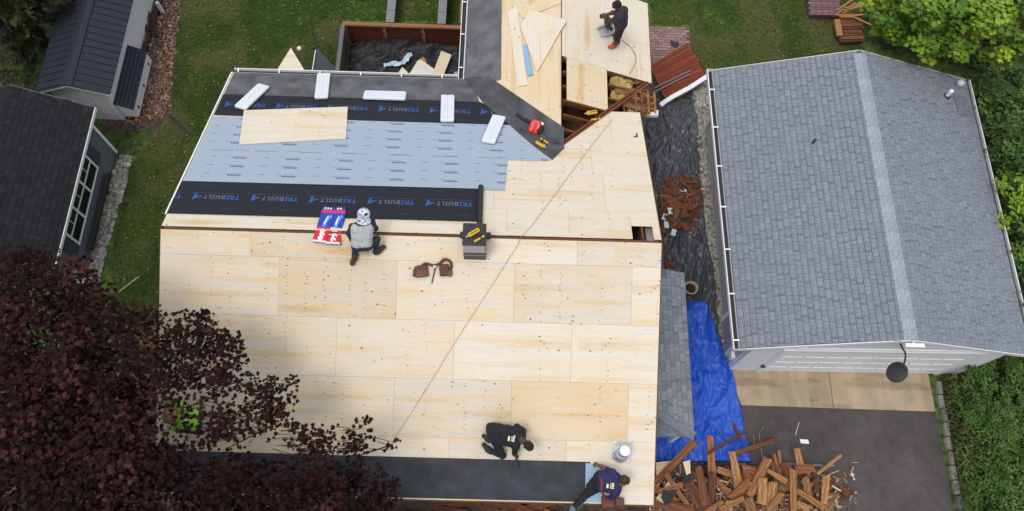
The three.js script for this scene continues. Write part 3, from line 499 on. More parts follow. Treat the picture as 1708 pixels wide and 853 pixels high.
  // dark twig lying on the west slope
  { const Sw = new Slope(W(-hl, eL, 0), rotY(V(0, 0, 1), yaw), rotY(V(Math.cos(aL), Math.sin(aL), 0), yaw)); const a = Sw.world(1355, 240, 0.03), b = Sw.world(1361, 232, 0.03);
    topMesh('shingle_scrap', beamGeo(a, b, 0.07, 0.012), BLK, 'small dark scrap lying on the grey garage roof', 'scrap'); }
  // satellite dish on a bent arm from the gable
  const c = W(-0.12, 2.95, 0.55), wp = W(0.02, 3.12, zf + 0.02);
  const d = thing('satellite_dish', 'black satellite dish on a bent arm above the garage door', 'satellite dish', wp); const rel = c.clone().sub(wp);
  part('wall_bracket', rbox(0.22, 0.12, 0.05, 0.01, 0, 0, 0), TRIMW, d);
  part('arm', tube([V(0, -0.02, 0.04), V(0.05, -0.05, 0.14), V(0.12, -0.10, 0.26), V(rel.x + 0.18, rel.y, rel.z - 0.12), V(rel.x, rel.y, rel.z - 0.02)], 0.02, 8), BLK, d);
  const dg = new THREE.LatheGeometry([[0, 0], [0.1, 0.01], [0.18, 0.035], [0.24, 0.07], [0.245, 0.075], [0.18, 0.045], [0.1, 0.02], [0, 0.012]].map(a => new THREE.Vector2(a[0], a[1])), 32);
  const dm = part('reflector', dg, BLK, d); dm.position.copy(rel); dm.rotation.set(0.5, 0, 0.05);
}
reseed(91); porchShingles();

// ------------------------------------------------------------------ dark shed with triple window
{
  const ex = -11.22, eh = 1.8, rx = -12.98, rhh = 2.8, zb = -4.92, zf = -0.32, a = Math.atan2(rhh - eh, ex - rx), L = (ex - rx) / Math.cos(a);
  const sh = thing('garden_shed', 'dark shingled garden shed with white framed triple window', 'shed', V(rx, 0, -2.6));
  const T = g => { g.translate(-rx, 0, 2.6); return g; };
  const mk = (S, n, rev) => { S.o.sub(V(rx, 0, -2.6)); const g = S.place(grp(n, sh)); return g; };
  const r1 = mk(new Slope(V(ex, eh, 0), V(0, 0, -1), V(-Math.cos(a), Math.sin(a), 0)), 'roof_slope'), r2 = mk(new Slope(V(2 * rx - ex, eh, 0), V(0, 0, 1), V(Math.cos(a), Math.sin(a), 0)), 'roof_slope');
  reseed(101);
  for (const [g, s] of [[r1, -1], [r2, 1]]) { const xa = s < 0 ? -zf : zb, xb = s < 0 ? -zb : zf; part('roof_deck', box(xb - xa, L, 0.03, (xa + xb) / 2, L / 2, -0.016), M([0.02, 0.02, 0.024], 0.95), g); shingles(g, vp([[xa, 0], [xb, 0], [xb, L - 0.01], [xa, L - 0.01]]), 0.143, SH_SHED, s < 0 ? 300 : 0, 0); }
  const wallM = M([0.105, 0.125, 0.16], 0.8), wx = ex - 0.14, w2 = 2 * rx - wx, wz0 = -4.53, wz1 = -0.6, top = eh - 0.02;
  part('side_wall', T(box(0.1, top, wz1 - wz0, wx - 0.05, top / 2, (wz0 + wz1) / 2)), wallM, sh); part('side_wall', T(box(0.1, top, wz1 - wz0, w2 + 0.05, top / 2, (wz0 + wz1) / 2)), wallM, sh);
  for (const z of [wz0, wz1 - 0.1]) { const g = poly(vp([[w2, 0], [wx, 0], [wx, top], [rx, rhh - 0.08], [w2, top]]), 0.1); g.translate(0, 0, z); part('gable_wall', T(g), wallM, sh); }
  for (const z of [wz0 - 0.005, wz1 + 0.005]) part('corner_board', T(box(0.03, top, 0.09, wx + 0.017, top / 2, z)), TRIMW, sh);
  part('eave_trim', T(box(0.03, 0.1, zf - zb, ex + 0.012, eh - 0.05, (zf + zb) / 2)), TRIMW, sh);
  for (const z of [zb - 0.012, zf + 0.012]) for (const s of [1, -1]) part('rake_trim', T(beamGeo(V(rx + s * (ex - rx), eh - 0.06, z), V(rx, rhh - 0.06, z), 0.02, 0.1)), wallM, sh);
  for (let y = 0.1; y < 1.7; y += 0.14) part('siding_board', T(box(0.01, 0.134, wz1 - wz0 - 0.12, wx + 0.005, y + 0.06, (wz0 + wz1) / 2)), wallM, sh);
  // window: three sashes with muntins, sill box below
  const wn = grp('window', sh), z0 = -3.62, z1 = -1.35, y0 = 0.78, y1 = 1.62, pane = new THREE.MeshPhysicalMaterial({ color: lin(0.012, 0.014, 0.018), roughness: 0.08, metalness: 0 });
  for (let i = 0; i < 3; i++) { const a0 = z0 + i * (z1 - z0) / 3, b0 = a0 + (z1 - z0) / 3; part('pane', T(box(0.02, (y1 - y0) / 2 - 0.05, b0 - a0 - 0.07, wx + 0.012, y0 + (y1 - y0) * 0.25, (a0 + b0) / 2)), pane, wn); part('pane', T(box(0.02, (y1 - y0) / 2 - 0.05, b0 - a0 - 0.07, wx + 0.012, y0 + (y1 - y0) * 0.75, (a0 + b0) / 2)), pane, wn); part('muntin', T(box(0.035, 0.035, b0 - a0 - 0.06, wx + 0.018, (y0 + y1) / 2, (a0 + b0) / 2)), TRIMW, wn); part('muntin', T(box(0.03, (y1 - y0) / 2, 0.018, wx + 0.02, y0 + (y1 - y0) * 0.75, (a0 + b0) / 2)), TRIMW, wn); }
  for (let i = 0; i < 4; i++) part('frame', T(box(0.04, y1 - y0 + 0.06, 0.06, wx + 0.02, (y0 + y1) / 2, z0 + i * (z1 - z0) / 3)), TRIMW, wn);
  for (const y of [y0, y1]) part('frame', T(box(0.042, 0.05, z1 - z0, wx + 0.02, y, (z0 + z1) / 2)), TRIMW, wn);
  for (const z of [z0 - 0.24, z1 + 0.24]) part('shutter', T(box(0.03, y1 - y0, 0.34, wx + 0.026, (y0 + y1) / 2, z)), M([0.04, 0.05, 0.07], 0.7), sh);
  part('flower_box', T(merge([box(0.2, 0.03, 2.3, wx + 0.12, 0.40, (z0 + z1) / 2), box(0.02, 0.16, 2.3, wx + 0.21, 0.47, (z0 + z1) / 2)])), M([0.03, 0.025, 0.03], 0.8), sh);
}
// ------------------------------------------------------------------ white coop with a ribbed metal roof and nest box
{
  const rx = -12.03, rhh = 2.0, ex = -11.0, eh = 1.6, zf = -5.46, zb = -10.5, a = Math.atan2(rhh - eh, ex - rx), L = (ex - rx) / Math.cos(a);
  const c0 = V(rx, 0, -7.5), cp = thing('chicken_coop', 'white wooden chicken coop with ribbed dark metal roof', 'coop', c0);
  const T = g => { g.translate(-c0.x, 0, -c0.z); return g; };
  const metal = M([0.010, 0.012, 0.026], 0.7), ww = M([0.60, 0.61, 0.64], 0.75);
  for (const s of [1, -1]) {
    const S = new Slope(V(rx + s * (ex - rx) - c0.x, eh, -c0.z), V(0, 0, -s), V(-s * Math.cos(a), Math.sin(a), 0)), g = S.place(grp('roof_slope', cp));
    const xa = s > 0 ? -zf : zb, xb = s > 0 ? -zb : zf; part('metal_sheet', box(xb - xa, L, 0.01, (xa + xb) / 2, L / 2, -0.005), metal, g);
    for (let x = xa + 0.02; x < xb; x += 0.225) part('rib', rbox(0.028, L - 0.01, 0.03, 0.008, x, L / 2, 0.012, 1), metal, g);
  }
  part('ridge_cap', T(merge([1, -1].map(s => { const g = new THREE.BoxGeometry(0.16, 0.012, zf - zb); g.translate(s * 0.08, 0, 0); g.rotateZ(-s * a); g.translate(rx, rhh + 0.035, (zf + zb) / 2); return g; }))), metal, cp);
  const wx = -11.3, w2 = 2 * rx - wx, wz = zf - 0.16, top = eh - 0.03 + 0.3 * Math.tan(a) - 0.02;
  part('side_wall', T(box(0.06, top, wz - zb, wx - 0.03, top / 2, (wz + zb) / 2)), ww, cp); part('side_wall', T(box(0.06, top, wz - zb, w2 + 0.03, top / 2, (wz + zb) / 2)), ww, cp);
  for (let i = 0, n = 9; i < n; i++) { // vertical boards of the gable end
    const xa = w2 + (wx - w2) * i / n, xb = w2 + (wx - w2) * (i + 1) / n, t = x => rhh - 0.03 - Math.abs(x - rx) * Math.tan(a); const xm = xa < rx && xb > rx ? [[rx, t(rx)]] : [];
    const g = poly(vp([[xa + 0.004, 0.02], [xb - 0.004, 0.02], [xb - 0.004, t(xb)], ...xm, [xa + 0.004, t(xa)]]), 0.025); g.translate(0, 0, wz - 0.02 + (i % 2) * 0.004); part('wall_board', T(g), ww, cp);
  }
  for (const s of [1, -1]) part('rake_trim', T(beamGeo(V(rx + s * (ex - rx), eh - 0.05, zf - 0.02), V(rx, rhh - 0.05, zf - 0.02), 0.02, 0.09)), TRIMW, cp);
  // openings under the eave
  for (const z of [-6.0, -6.75, -7.4]) part('window', T(merge([box(0.02, 0.16, 0.42, wx + 0.005, 1.38, z)])), BLK, cp);
  // nest box on the side
  const nb = grp('nest_box', cp), n0 = -7.62, n1 = -5.66, fx = -10.86, by = 0.14, fy = 0.56, ty = 0.82;
  const side = vp([[wx, by], [fx, by], [fx, fy], [wx, ty]]);
  { const g = poly(side, n1 - n0); g.translate(0, 0, n0); part('box_body', T(g), ww, nb); }
  const lidA = Math.atan2(ty - fy, fx - wx), lid = new THREE.BoxGeometry((fx - wx) / Math.cos(lidA) + 0.05, 0.02, n1 - n0 + 0.06); lid.rotateZ(-lidA); lid.translate((wx + fx) / 2 + 0.01, (fy + ty) / 2 + 0.02, (n0 + n1) / 2); part('lid', T(lid), metal, nb);
  for (let i = 0; i < 5; i++) { const t = (i + 0.5) / 5, g = box(0.025, 0.02, n1 - n0 + 0.06, mix(wx, fx, t), mix(ty, fy, t) + 0.038, (n0 + n1) / 2); part('lid_rib', T(g), metal, nb); }
  for (const t of [0.12, 0.5, 0.88]) part('latch', T(box(0.02, 0.1, 0.05, fx + 0.012, by + 0.16, mix(n0, n1, t))), BLK, nb);
  for (const z of [-9.5]) part('post', T(box(0.09, 0.5, 0.09, fx - 0.06, 0.25, z)), ww, cp);
  part('prop_pole', T(beamGeo(V(-11.16, 0.35, -5.4), V(-10.85, 0.03, -5.2), 0.03, 0.03)), BLK, cp);
}
// timber-edged run beside the coop
{
  const t = thing('timber_edging', 'dark timber bed edging beside the white coop', 'bed edging', V(-10.4, 0, -8.5));
  const tm = woodM([0.07, 0.035, 0.03]);
  for (const [a, b] of [[[232, 110], [268, 0]], [[238, 0], [262, 62]], [[225, 30], [262, 62]], [[243, 98], [218, 200]]]) { const p = atY(...a, 0.08), q = atY(...b, 0.08); const g = beamGeo(p, q, 0.12, 0.14); g.translate(10.4, 0, 8.5); part('timber', g, tm, t); }
}
// ------------------------------------------------------------------ things lying on and around the roof
function slopeThing(S, name, pts, off, th, mat, label, cat, group, uvf) { // flat piece lying on a slope, outline given as pixels
  const loc = pts.map(p => S.px(p[0], p[1])); if (THREE.ShapeUtils.area(loc) < 0) loc.reverse();
  const c = loc.reduce((a, b) => a.add(b), new THREE.Vector2()).multiplyScalar(1 / loc.length); loc.forEach(p => p.sub(c));
  const o = topMesh(name, poly(loc, th, uvf || ((x, y) => [x / 2.44, y / 1.22])), mat, label, cat, group); S.place(o); o.position.copy(S.at(c.x, c.y, off)); return o;
}
slopeThing(BS, 'loose_plywood_sheet', [[407, 186], [580, 180], [577, 233], [399, 243]], 0.022, 0.014, PLY_A[1], 'loose plywood sheet lying askew on the pale blue underlayment', 'plywood sheet');
// white-wrapped shingle bundles
const wrapTex = canvasTex(512, 192, (g, w, h) => { g.fillStyle = '#e9edf2'; g.fillRect(0, 0, w, h); reseed(13); g.fillStyle = 'rgba(90,110,150,0.5)'; for (let r = 0; r < 3; r++) for (let x = 20; x < w - 20; x += 14 + rnd() * 10) if (rnd() < 0.6) g.fillRect(x, 40 + r * 50, 5 + rnd() * 9, 3 + rnd() * 6); g.fillStyle = 'rgba(160,170,190,0.4)'; g.fillRect(0, 92, w, 3); });
const WRAP = M([0.84, 0.85, 0.87], 0.4, { map: wrapTex });
function bundle(x, y, len, ang, label, S, wid = 0.34, lab2) {
  const p = S.px(x, y), t = thing('wrapped_bundle', label, 'shingle bundle', S.at(p.x, p.y, 0.022), 'white bundles along the black roof membrane');
  t.quaternion.setFromRotationMatrix(new THREE.Matrix4().makeBasis(S.X, S.Y, S.N)).multiply(new THREE.Quaternion().setFromAxisAngle(V(0, 0, 1), ang));
  const n = 10, g = new RoundedBoxGeometry(len, wid, 0.075, 4, 0.022), q = g.attributes.position, u = g.attributes.uv; g.translate(0, 0, 0.038);
  for (let i = 0; i < q.count; i++) { const X = q.getX(i), Y = q.getY(i), Z = q.getZ(i); q.setZ(i, Z + (Z > 0.03 ? (fbm(X * 7 + x, Y * 9, 5, 3) - 0.5) * 0.045 : 0)); u.setXY(i, X / len + 0.5, Y / wid + 0.5); }
  g.computeVertexNormals(); part('wrapper', g, WRAP, t);
  for (const s of [-1, 1]) part('end_fold', rbox(0.03, wid * 0.9, 0.05, 0.012, s * (len / 2 + 0.008), 0, 0.035, 1), M([0.55, 0.6, 0.68], 0.45), t);
  part('shingle_stack', box(len * 0.97, wid * 1.03, 0.02, 0, -0.004, 0.013), BLK, t); return t;
}
const seg = (S, a, b) => { const p = S.px(...a), q = S.px(...b); return [(a[0] + b[0]) / 2, (a[1] + b[1]) / 2, p.distanceTo(q), Math.atan2(q.y - p.y, q.x - p.x)]; };
for (const [a, b, lab] of [[[441, 146], [402, 183], 'white-wrapped shingle bundle set diagonally by the loose plywood sheet'], [[541, 125], [536, 168], 'white-wrapped shingle bundle pointing up the slope across the gutter line'], [[608, 162], [676, 164], 'white-wrapped shingle bundle laid parallel to the gutter'], [[747, 163], [746, 205], 'white-wrapped shingle bundle covering printed letters on the black membrane'], [[833, 197], [814, 241], 'white-wrapped shingle bundle lying on pale underlayment beside the valley']]) { const [x, y, L, an] = seg(BS, a, b); bundle(x, y, clamp(L, 0.86, 1.05), an, lab, BS, 0.33); }
// coloured shingle bundles astride the ridge
const packTex = [0, 1].map(k => canvasTex(192, 512, (g, w, h) => {
  g.fillStyle = '#d0203a'; g.fillRect(0, 0, w, h); g.fillStyle = '#1c3fae'; g.fillRect(0, h * 0.0, w, h * 0.60); g.fillStyle = '#c2307c'; g.fillRect(0, h * 0.10, w, h * 0.1); g.fillStyle = '#24345e'; g.fillRect(0, 0, w, h * 0.10);
  g.fillStyle = '#5f96ea'; g.beginPath(); g.moveTo(w * 0.35, h * 0.58); g.quadraticCurveTo(w * 0.45, h * 0.3, w * 0.8, h * 0.24); g.lineTo(w * 0.9, h * 0.3); g.quadraticCurveTo(w * 0.6, h * 0.4, w * 0.62, h * 0.58); g.fill();
  g.fillStyle = '#e8ecf6'; g.beginPath(); g.moveTo(w * 0.42, h * 0.5); g.quadraticCurveTo(w * 0.5, h * 0.3, w * 0.6, h * 0.26); g.lineTo(w * 0.62, h * 0.32); g.lineTo(w * 0.52, h * 0.52); g.fill();
  for (let i = 0; i < 3; i++) { g.beginPath(); g.arc(w * (0.22 + i * 0.2), h * 0.07, 13, 0, 7); g.fill(); }
  g.lineWidth = 24; g.strokeStyle = '#f4f4f6'; for (const [cy, rx] of [[0.70, 0], [0.80, 0.04], [0.905, 0]]) { g.beginPath(); g.ellipse(w * (0.5 + rx), h * cy, 25, 17, 0.3, 0.4 + k, 6.4); g.stroke(); }
  g.fillStyle = '#f0e6ea'; g.fillRect(0, h * 0.965, w, h * 0.035);
}));
for (const [i, a, b, lab] of [[0, [552, 349], [534, 408], 'red and blue printed shingle bundle at the ridge, on the side away from the worker'], [1, [568, 349], [556, 411], 'red and blue printed shingle bundle at the ridge, next to the kneeling worker']]) {
  const A = BS.world(...a, 0.0), B = FS.world(...b, 0.0); A.y += 0.05; B.y += 0.05; const d = B.clone().sub(A), L = d.length(); d.normalize(); const N = V(0, 1, 0).addScaledVector(d, -d.y).normalize(), X = d.clone().negate().cross(N);
  const t = thing('printed_bundle', lab, 'shingle bundle', A.clone().add(B).multiplyScalar(0.5), 'printed shingle bundles on the ridge');
  t.quaternion.setFromRotationMatrix(new THREE.Matrix4().makeBasis(X, d.clone().negate(), N));
  const g = new RoundedBoxGeometry(0.30, L, 0.07, 8, 0.02), q = g.attributes.position, u = g.attributes.uv;
  for (let j = 0; j < q.count; j++) { const y = q.getY(j), bend = (HR + 0.05 - (A.y + B.y) / 2) * (1 - Math.sqrt(Math.pow(Math.abs(y) / (L / 2), 2) + 0.01)); q.setZ(j, q.getZ(j) + 0.035 + bend + 0.008 * Math.sin(q.getX(j) * 40 + y * 9)); u.setXY(j, q.getX(j) / 0.30 + 0.5, 0.5 + y / L); }
  g.computeVertexNormals(); part('wrapper', g, M([0.92, 0.92, 0.92], 0.35, { map: packTex[i] }), t); part('label_fold', rbox(0.27, 0.02, 0.05, 0.008, 0, -L / 2 - 0.004, -0.05, 1), M([0.7, 0.6, 0.62], 0.4), t);
}
// black printed membrane, part-unrolled under the ridge
{
  const t = thing('membrane_roll', 'black printed membrane unrolled below the ridge, its roll at the end', 'membrane roll'); const s = BS.place(grp('sheet', t)); s.name = 'unrolled_length';
  const p = [[304, 303], [797, 316], [797, 371], [278, 357]].map(a => BS.px(...a)), cy = (p[1].y + p[2].y) / 2, slope = (p[0].y - p[1].y) / (p[0].x - p[1].x);
  const lo = [...p].reverse(), geo = poly(THREE.ShapeUtils.area(p) < 0 ? lo : p, 0.003, (x, y) => [(x - 0.62) / 1.25, (y - cy) / 0.95 + 0.5]); geo.translate(0, 0, 0.019); part('sheet', geo, MEM_LOGO, s);
  const a = BS.world(802, 311, 0.085), b = BS.world(800, 373, 0.085); part('roll', limb(a, b, 0.058, 0.058, 20), BLKRUB, t);
  const d = b.clone().sub(a).normalize(); part('core', limb(a.clone().addScaledVector(d, -0.012), b.clone().addScaledVector(d, 0.012), 0.036, 0.036, 14), M([0.16, 0.10, 0.06], 0.9), t);
}
{ // rope across the roof
  const pts = []; for (let i = 0; i <= 12; i++) { const k = i / 12; pts.push(FS.world(mix(656, 866, k), mix(735, 404, k) + Math.sin(k * 9) * 1.2, 0.02)); } const rd = BS.world(869, 399, 0.0); pts.push(V(rd.x, HR + 0.03, 0)); for (let i = 1; i <= 10; i++) { const k = i / 10; pts.push(BS.world(mix(869, 1021, k), mix(399, 199, k) + Math.sin(k * 7) * 1.2, 0.02)); }
  topMesh('rope', tube(pts, 0.0042, 6, 120), M([0.34, 0.26, 0.16], 0.9), 'long tan rope stretched diagonally over the ridge', 'rope');
  const q = []; for (const [x, y] of [[1036, 66], [1047, 74], [1056, 84], [1061, 96], [1059, 108], [1050, 124]]) q.push(WR.world(x, y, 0.02));
  topMesh('power_cord', tube(q, 0.008, 6, 40), M([0.28, 0.24, 0.16], 0.7), 'thin tan power cord curving behind the standing worker', 'cord');
}
{ // chimney
  const f = FS.world(792, 433), b = f.clone(); const top = 5.84, zf = f.z, w = 0.44, d = 0.46, zc = zf - d / 2, x = f.x;
  const c = thing('chimney', 'short grey chimney with a black cover straddling the ridge', 'chimney', V(x, 4.6, zc));
  part('stack', rbox(w, top - 4.6, d, 0.012, 0, (top - 4.6) / 2, 0), M([0.46, 0.46, 0.48], 0.8), c);
  part('flue_band', box(w + 0.012, 0.42, d + 0.012, 0, 0.66, 0), M([0.085, 0.08, 0.085], 0.7), c); part('lower_band', box(w + 0.022, 0.05, d + 0.022, 0, 0.74, 0), M([0.22, 0.22, 0.23], 0.6), c);
  part('cover', rbox(w + 0.03, 0.05, d + 0.02, 0.015, 0, top - 4.6 + 0.02, -0.005), BLKRUB, c);
  for (const s of [-1, 1]) part('flashing', rbox(0.1, 0.08, 0.14, 0.02, s * (w / 2 + 0.05), 0.72, -zc + 0.0, 1), BLKRUB, c);
  const n = thing('nail_gun', 'yellow and black nail gun lying on the black chimney cover', 'nail gun', V(x - 0.01, top + 0.045, zc - 0.02)); n.rotation.y = 0.6;
  nailGun(n, YEL);
}
function nailGun(n, col) {
  part('body', rbox(0.26, 0.08, 0.09, 0.03, 0, 0.04, 0), col, n); part('stripe', rbox(0.20, 0.086, 0.022, 0.008, 0.0, 0.042, 0.005, 1), BLK, n); part('grip', rbox(0.05, 0.05, 0.17, 0.018, 0.06, 0.03, 0.11), BLK, n); part('magazine', rbox(0.24, 0.05, 0.035, 0.01, 0.02, 0.028, 0.17), col, n); part('nose', rbox(0.07, 0.035, 0.03, 0.008, -0.15, 0.03, 0), STEEL, n);
}
{ // tool belt
  const at = (x, y, h = 0.03) => FS.world(x, y, h), c = at(722, 452, 0), t = thing('tool_belt', 'worn brown leather tool belt lying on the plywood', 'tool belt', c), L = p => p.clone().sub(c), lea = M([0.10, 0.035, 0.022], 0.75), lea2 = M([0.15, 0.06, 0.035], 0.75);
  part('strap', tube([at(698, 448), at(710, 440), at(722, 443), at(733, 440, 0.05), at(741, 433, 0.09), at(750, 436, 0.07), at(753, 446, 0.04), at(748, 452)].map(L), 0.028, 6), lea, t);
  for (const [x, y, w, d, m] of [[703, 453, 0.28, 0.24, lea2], [693, 455, 0.1, 0.18, lea], [741, 451, 0.2, 0.25, lea], [750, 456, 0.1, 0.14, lea2]]) { const p = L(at(x, y, 0.05)), g = part('pouch', rbox(w, 0.11, d, 0.03), m, t); g.position.copy(p); g.rotation.set(P, rr(-0.3, 0.3), 0); }
  part('buckle', rbox(0.07, 0.02, 0.06, 0.006, ...L(at(725, 445, 0.06)).toArray(), 1), STEEL, t); part('hammer_handle', limb(L(at(726, 446)), L(at(720, 473)), 0.014, 0.012, 8), woodM([0.16, 0.06, 0.035]), t); part('pocket_flap', rbox(0.2, 0.02, 0.08, 0.008, ...L(at(704, 446, 0.11)).toArray(), 1), lea, t);
}
{ // vent pipe with lead flashing
  const t = thing('plumbing_vent', 'galvanised plumbing vent pipe with white cap and square flashing', 'vent pipe', FS.world(1035, 759));
  const pts = [[1023, 735], [1055, 740], [1052, 770], [1020, 767]].map(a => FS.px(...a)).reverse(), c = FS.px(1035, 759), g = poly(pts.map(p => p.clone().sub(c)), 0.006); g.translate(0, 0, 0.008);
  const fl = part('flashing', g, M([0.5, 0.52, 0.56], 0.4, { metalness: 0.6, bumpMap: plasticBump, bumpScale: 0.01 }), t); fl.quaternion.setFromRotationMatrix(new THREE.Matrix4().makeBasis(FS.X, FS.Y, FS.N));
  part('cone', cyl(0.105, 0.165, 0.16, 24, 0, 0.07, 0), M([0.42, 0.44, 0.48], 0.42, { metalness: 0.6 }), t); part('pipe', cyl(0.085, 0.085, 0.6, 24, 0, 0.28, 0), STEEL, t); part('collar', cyl(0.112, 0.112, 0.05, 24, 0, 0.545, 0), BLK, t); part('cap', cyl(0.105, 0.11, 0.05, 28, 0, 0.60, 0), M([0.72, 0.74, 0.76], 0.45), t);
}
{ // tools on the valley membrane and in the open bay
  const r = thing('circular_saw', 'red saw with black hose lying on the grey valley membrane', 'saw', WL.world(893, 214)); r.rotation.set(0, 1.2, 0.38); r.scale.setScalar(1.3);
  part('housing', rbox(0.26, 0.16, 0.2, 0.05, 0, 0.1, 0), RED, r); part('motor', cyl(0.085, 0.085, 0.2, 16, 0.02, 0.13, 0.02), RED, r); part('grip', tube([V(-0.1, 0.16, 0), V(0, 0.24, 0.02), V(0.12, 0.18, 0)], 0.022, 8), RED, r); part('foot', rbox(0.32, 0.015, 0.2, 0.004, -0.02, 0.02, 0.02, 1), STEEL, r); part('blade_guard', cyl(0.1, 0.1, 0.03, 20, 0, 0, 0).rotateX(Math.PI / 2).translate(-0.03, 0.1, 0.13), BLK, r);
  const h = [[862, 190], [870, 197], [880, 202], [888, 205]].map(([x, y]) => WL.world(x, y, 0.06).sub(r.position)); h.forEach(p => p.applyQuaternion(r.quaternion.clone().invert()).multiplyScalar(1 / 1.3)); part('hose', tube(h, 0.032, 8), BLKRUB, r);
  const n = thing('nail_gun', 'yellow and black nail gun on the underlayment below the red saw', 'nail gun', BS.world(901, 243, 0.03)); n.rotation.set(-P, 2.4, 0); nailGun(n, YEL);
  const n2 = thing('nail_gun', 'yellow nail gun hanging in the open rafter bay', 'nail gun', WR.world(986, 190, -0.05)); n2.rotation.set(0, 0.4, -0.35); nailGun(n2, YEL); n2.scale.setScalar(1.15);
  topMesh('felt_scrap', tube([BS.world(921, 0 + 240, 0.03), BS.world(928, 236, 0.05), BS.world(936, 240, 0.03), BS.world(938, 230, 0.04)], 0.018, 6), M([0.09, 0.05, 0.08], 0.7), 'small twisted purple scrap on the valley membrane', 'scrap');
  const s = BS.px(1060, 227); slopeThing(BS, 'felt_scrap', [[1056, 229], [1061, 228], [1062, 221], [1064, 229]], 0.004, 0.02, BLK, 'tiny black scrap on the bare plywood near the east rake', 'scrap');
}
// loose boards on the wing
slopeThing(WL, 'plywood_strip', [[848, 20], [863, 10], [881, 142], [864, 146]], 0.012, 0.014, PLY_CLEAN[0], 'narrow plywood strip lying on the wing roof beside a wider offcut', 'plywood strip', null, (x, y) => [x / 2.44, y / 1.22]);
slopeThing(WL, 'plywood_offcut', [[885, 18], [946, 35], [897, 121], [869, 45]], 0.03, 0.014, PLY_CLEAN[1], 'four-sided plywood offcut lying on the wing roof', 'plywood offcut');
slopeThing(WL, 'blue_board', [[872, 78], [879, 75], [890, 126], [881, 128]], 0.014, 0.03, M([0.22, 0.40, 0.60], 0.5), 'narrow light blue board under the plywood offcut', 'board');
slopeThing(WL, 'plywood_strip', [[862, 18], [936, -6], [936, 6], [872, 32]], 0.013, 0.012, PLY_WARM[1], 'plywood strip lying crosswise above the four-sided offcut', 'plywood strip');
{ // table saw beside the standing worker
  const t = thing('chop_saw', 'small black and grey chop saw at the feet of the standing worker', 'saw', WR.world(1010, 52)); t.rotation.y = 0.4;
  part('base', rbox(0.45, 0.06, 0.36, 0.02, 0, 0.05, 0), M([0.35, 0.37, 0.4], 0.5), t); part('turntable', cyl(0.13, 0.14, 0.04, 24, 0, 0.1, 0), STEEL, t); part('fence', rbox(0.44, 0.09, 0.03, 0.006, 0, 0.14, -0.06, 1), STEEL, t); part('blade_guard', cyl(0.14, 0.14, 0.05, 24).rotateX(Math.PI / 2).rotateY(Math.PI / 2).translate(0.02, 0.28, -0.02), BLK, t); part('motor', cyl(0.06, 0.06, 0.16, 14).rotateZ(Math.PI / 2).translate(0.13, 0.3, -0.05), BLK, t); part('arm', rbox(0.06, 0.06, 0.34, 0.015, 0.02, 0.3, 0.04), BLK, t); part('grip', tube([V(0.02, 0.32, 0.16), V(0.02, 0.4, 0.22), V(0.02, 0.34, 0.28)], 0.018, 8), BLK, t); 
  for (const [x, z] of [[-0.19, -0.14], [0.19, -0.14], [-0.19, 0.14], [0.19, 0.14]]) part('foot', box(0.05, 0.12, 0.05, x, -0.02, z), BLK, t);
}
slopeThing(FS, 'film_sheet', [[262, 738], [300, 742], [298, 753], [262, 752]], 0.012, 0.006, M([0.20, 0.19, 0.30], 0.5), 'pale lavender film strip at the eave under the maroon tree', 'film');
// ------------------------------------------------------------------ tarps
function cloth(name, rows, nu, nv, hf, mat, label, cat) { // rows of [left pixel, right pixel] or world pairs on the ground; hf(u,v,x,z) -> height
  const pr = rows.map(r => r.map(p => Array.isArray(p) ? atY(p[0], p[1], 0) : p)), ci = k => new THREE.CatmullRomCurve3(pr.map(r => r[k])), A = ci(0), B = ci(1);
  const g = new THREE.PlaneGeometry(1, 1, nu, nv), q = g.attributes.position;
  for (let j = 0; j <= nv; j++) { const a = A.getPoint(j / nv), b = B.getPoint(j / nv); for (let i = 0; i <= nu; i++) { const u = i / nu, v = j / nv, x = mix(a.x, b.x, u) + (fbm(v * 9, i, 3, 1) - 0.5) * 0, z = mix(a.z, b.z, u); const e = (u === 0 || u === 1 || v === 0 || v === 1); const jit = (vnoise(v * 14 + u * 9, 3, 77) - 0.5) * 0.12 * (u === 0 || u === 1 ? 1 : 0); q.setXYZ(j * (nu + 1) + i, x + jit, e ? 0.014 : hf(u, v, x, z), z); } }
  g.computeVertexNormals(); const m = mat.clone(); m.side = THREE.DoubleSide; return topMesh(name, g, m, label, cat);
}
const crease = (x, z, s) => { // folded plastic: sharp creases at two scales
  const w = fbm(x * 1.3, z * 1.3, s, 2) * 1.6, a = Math.abs(((x * 2.2 + z * 0.7 + w * 2.4) % 1 + 1) % 1 - 0.5) * 2, b = ridge(x * 3.1 + w, z * 3.1 - w, s + 3), c = ridge(x * 8 + 2 * w, z * 5, s + 7);
  return 0.055 * Math.pow(1 - a, 2.2) * vnoise(x * 1.5, z * 1.5, s + 11) * 1.4 + 0.06 * Math.pow(b, 3) + 0.022 * Math.pow(c, 2.5);
};
cloth('black_tarp', [[V(3.3, 0, -6.7), [1158, 168]], [V(3.3, 0, -5.9), [1163, 200]], [V(3.2, 0, -4.3), [1168, 290]], [V(3.2, 0, -2.9), [1176, 370]], [V(3.2, 0, -1.4), [1188, 450]], [V(3.3, 0, -0.2), [1198, 525]], [V(3.5, 0, 0.7), [1206, 585]]], 120, 420, (u, v, x, z) => 0.016 + crease(x * 1.5, z * 0.8, 5) * 1.7, TARP_BLACK, 'wrinkled black tarp on the ground between house and garage', 'tarp');
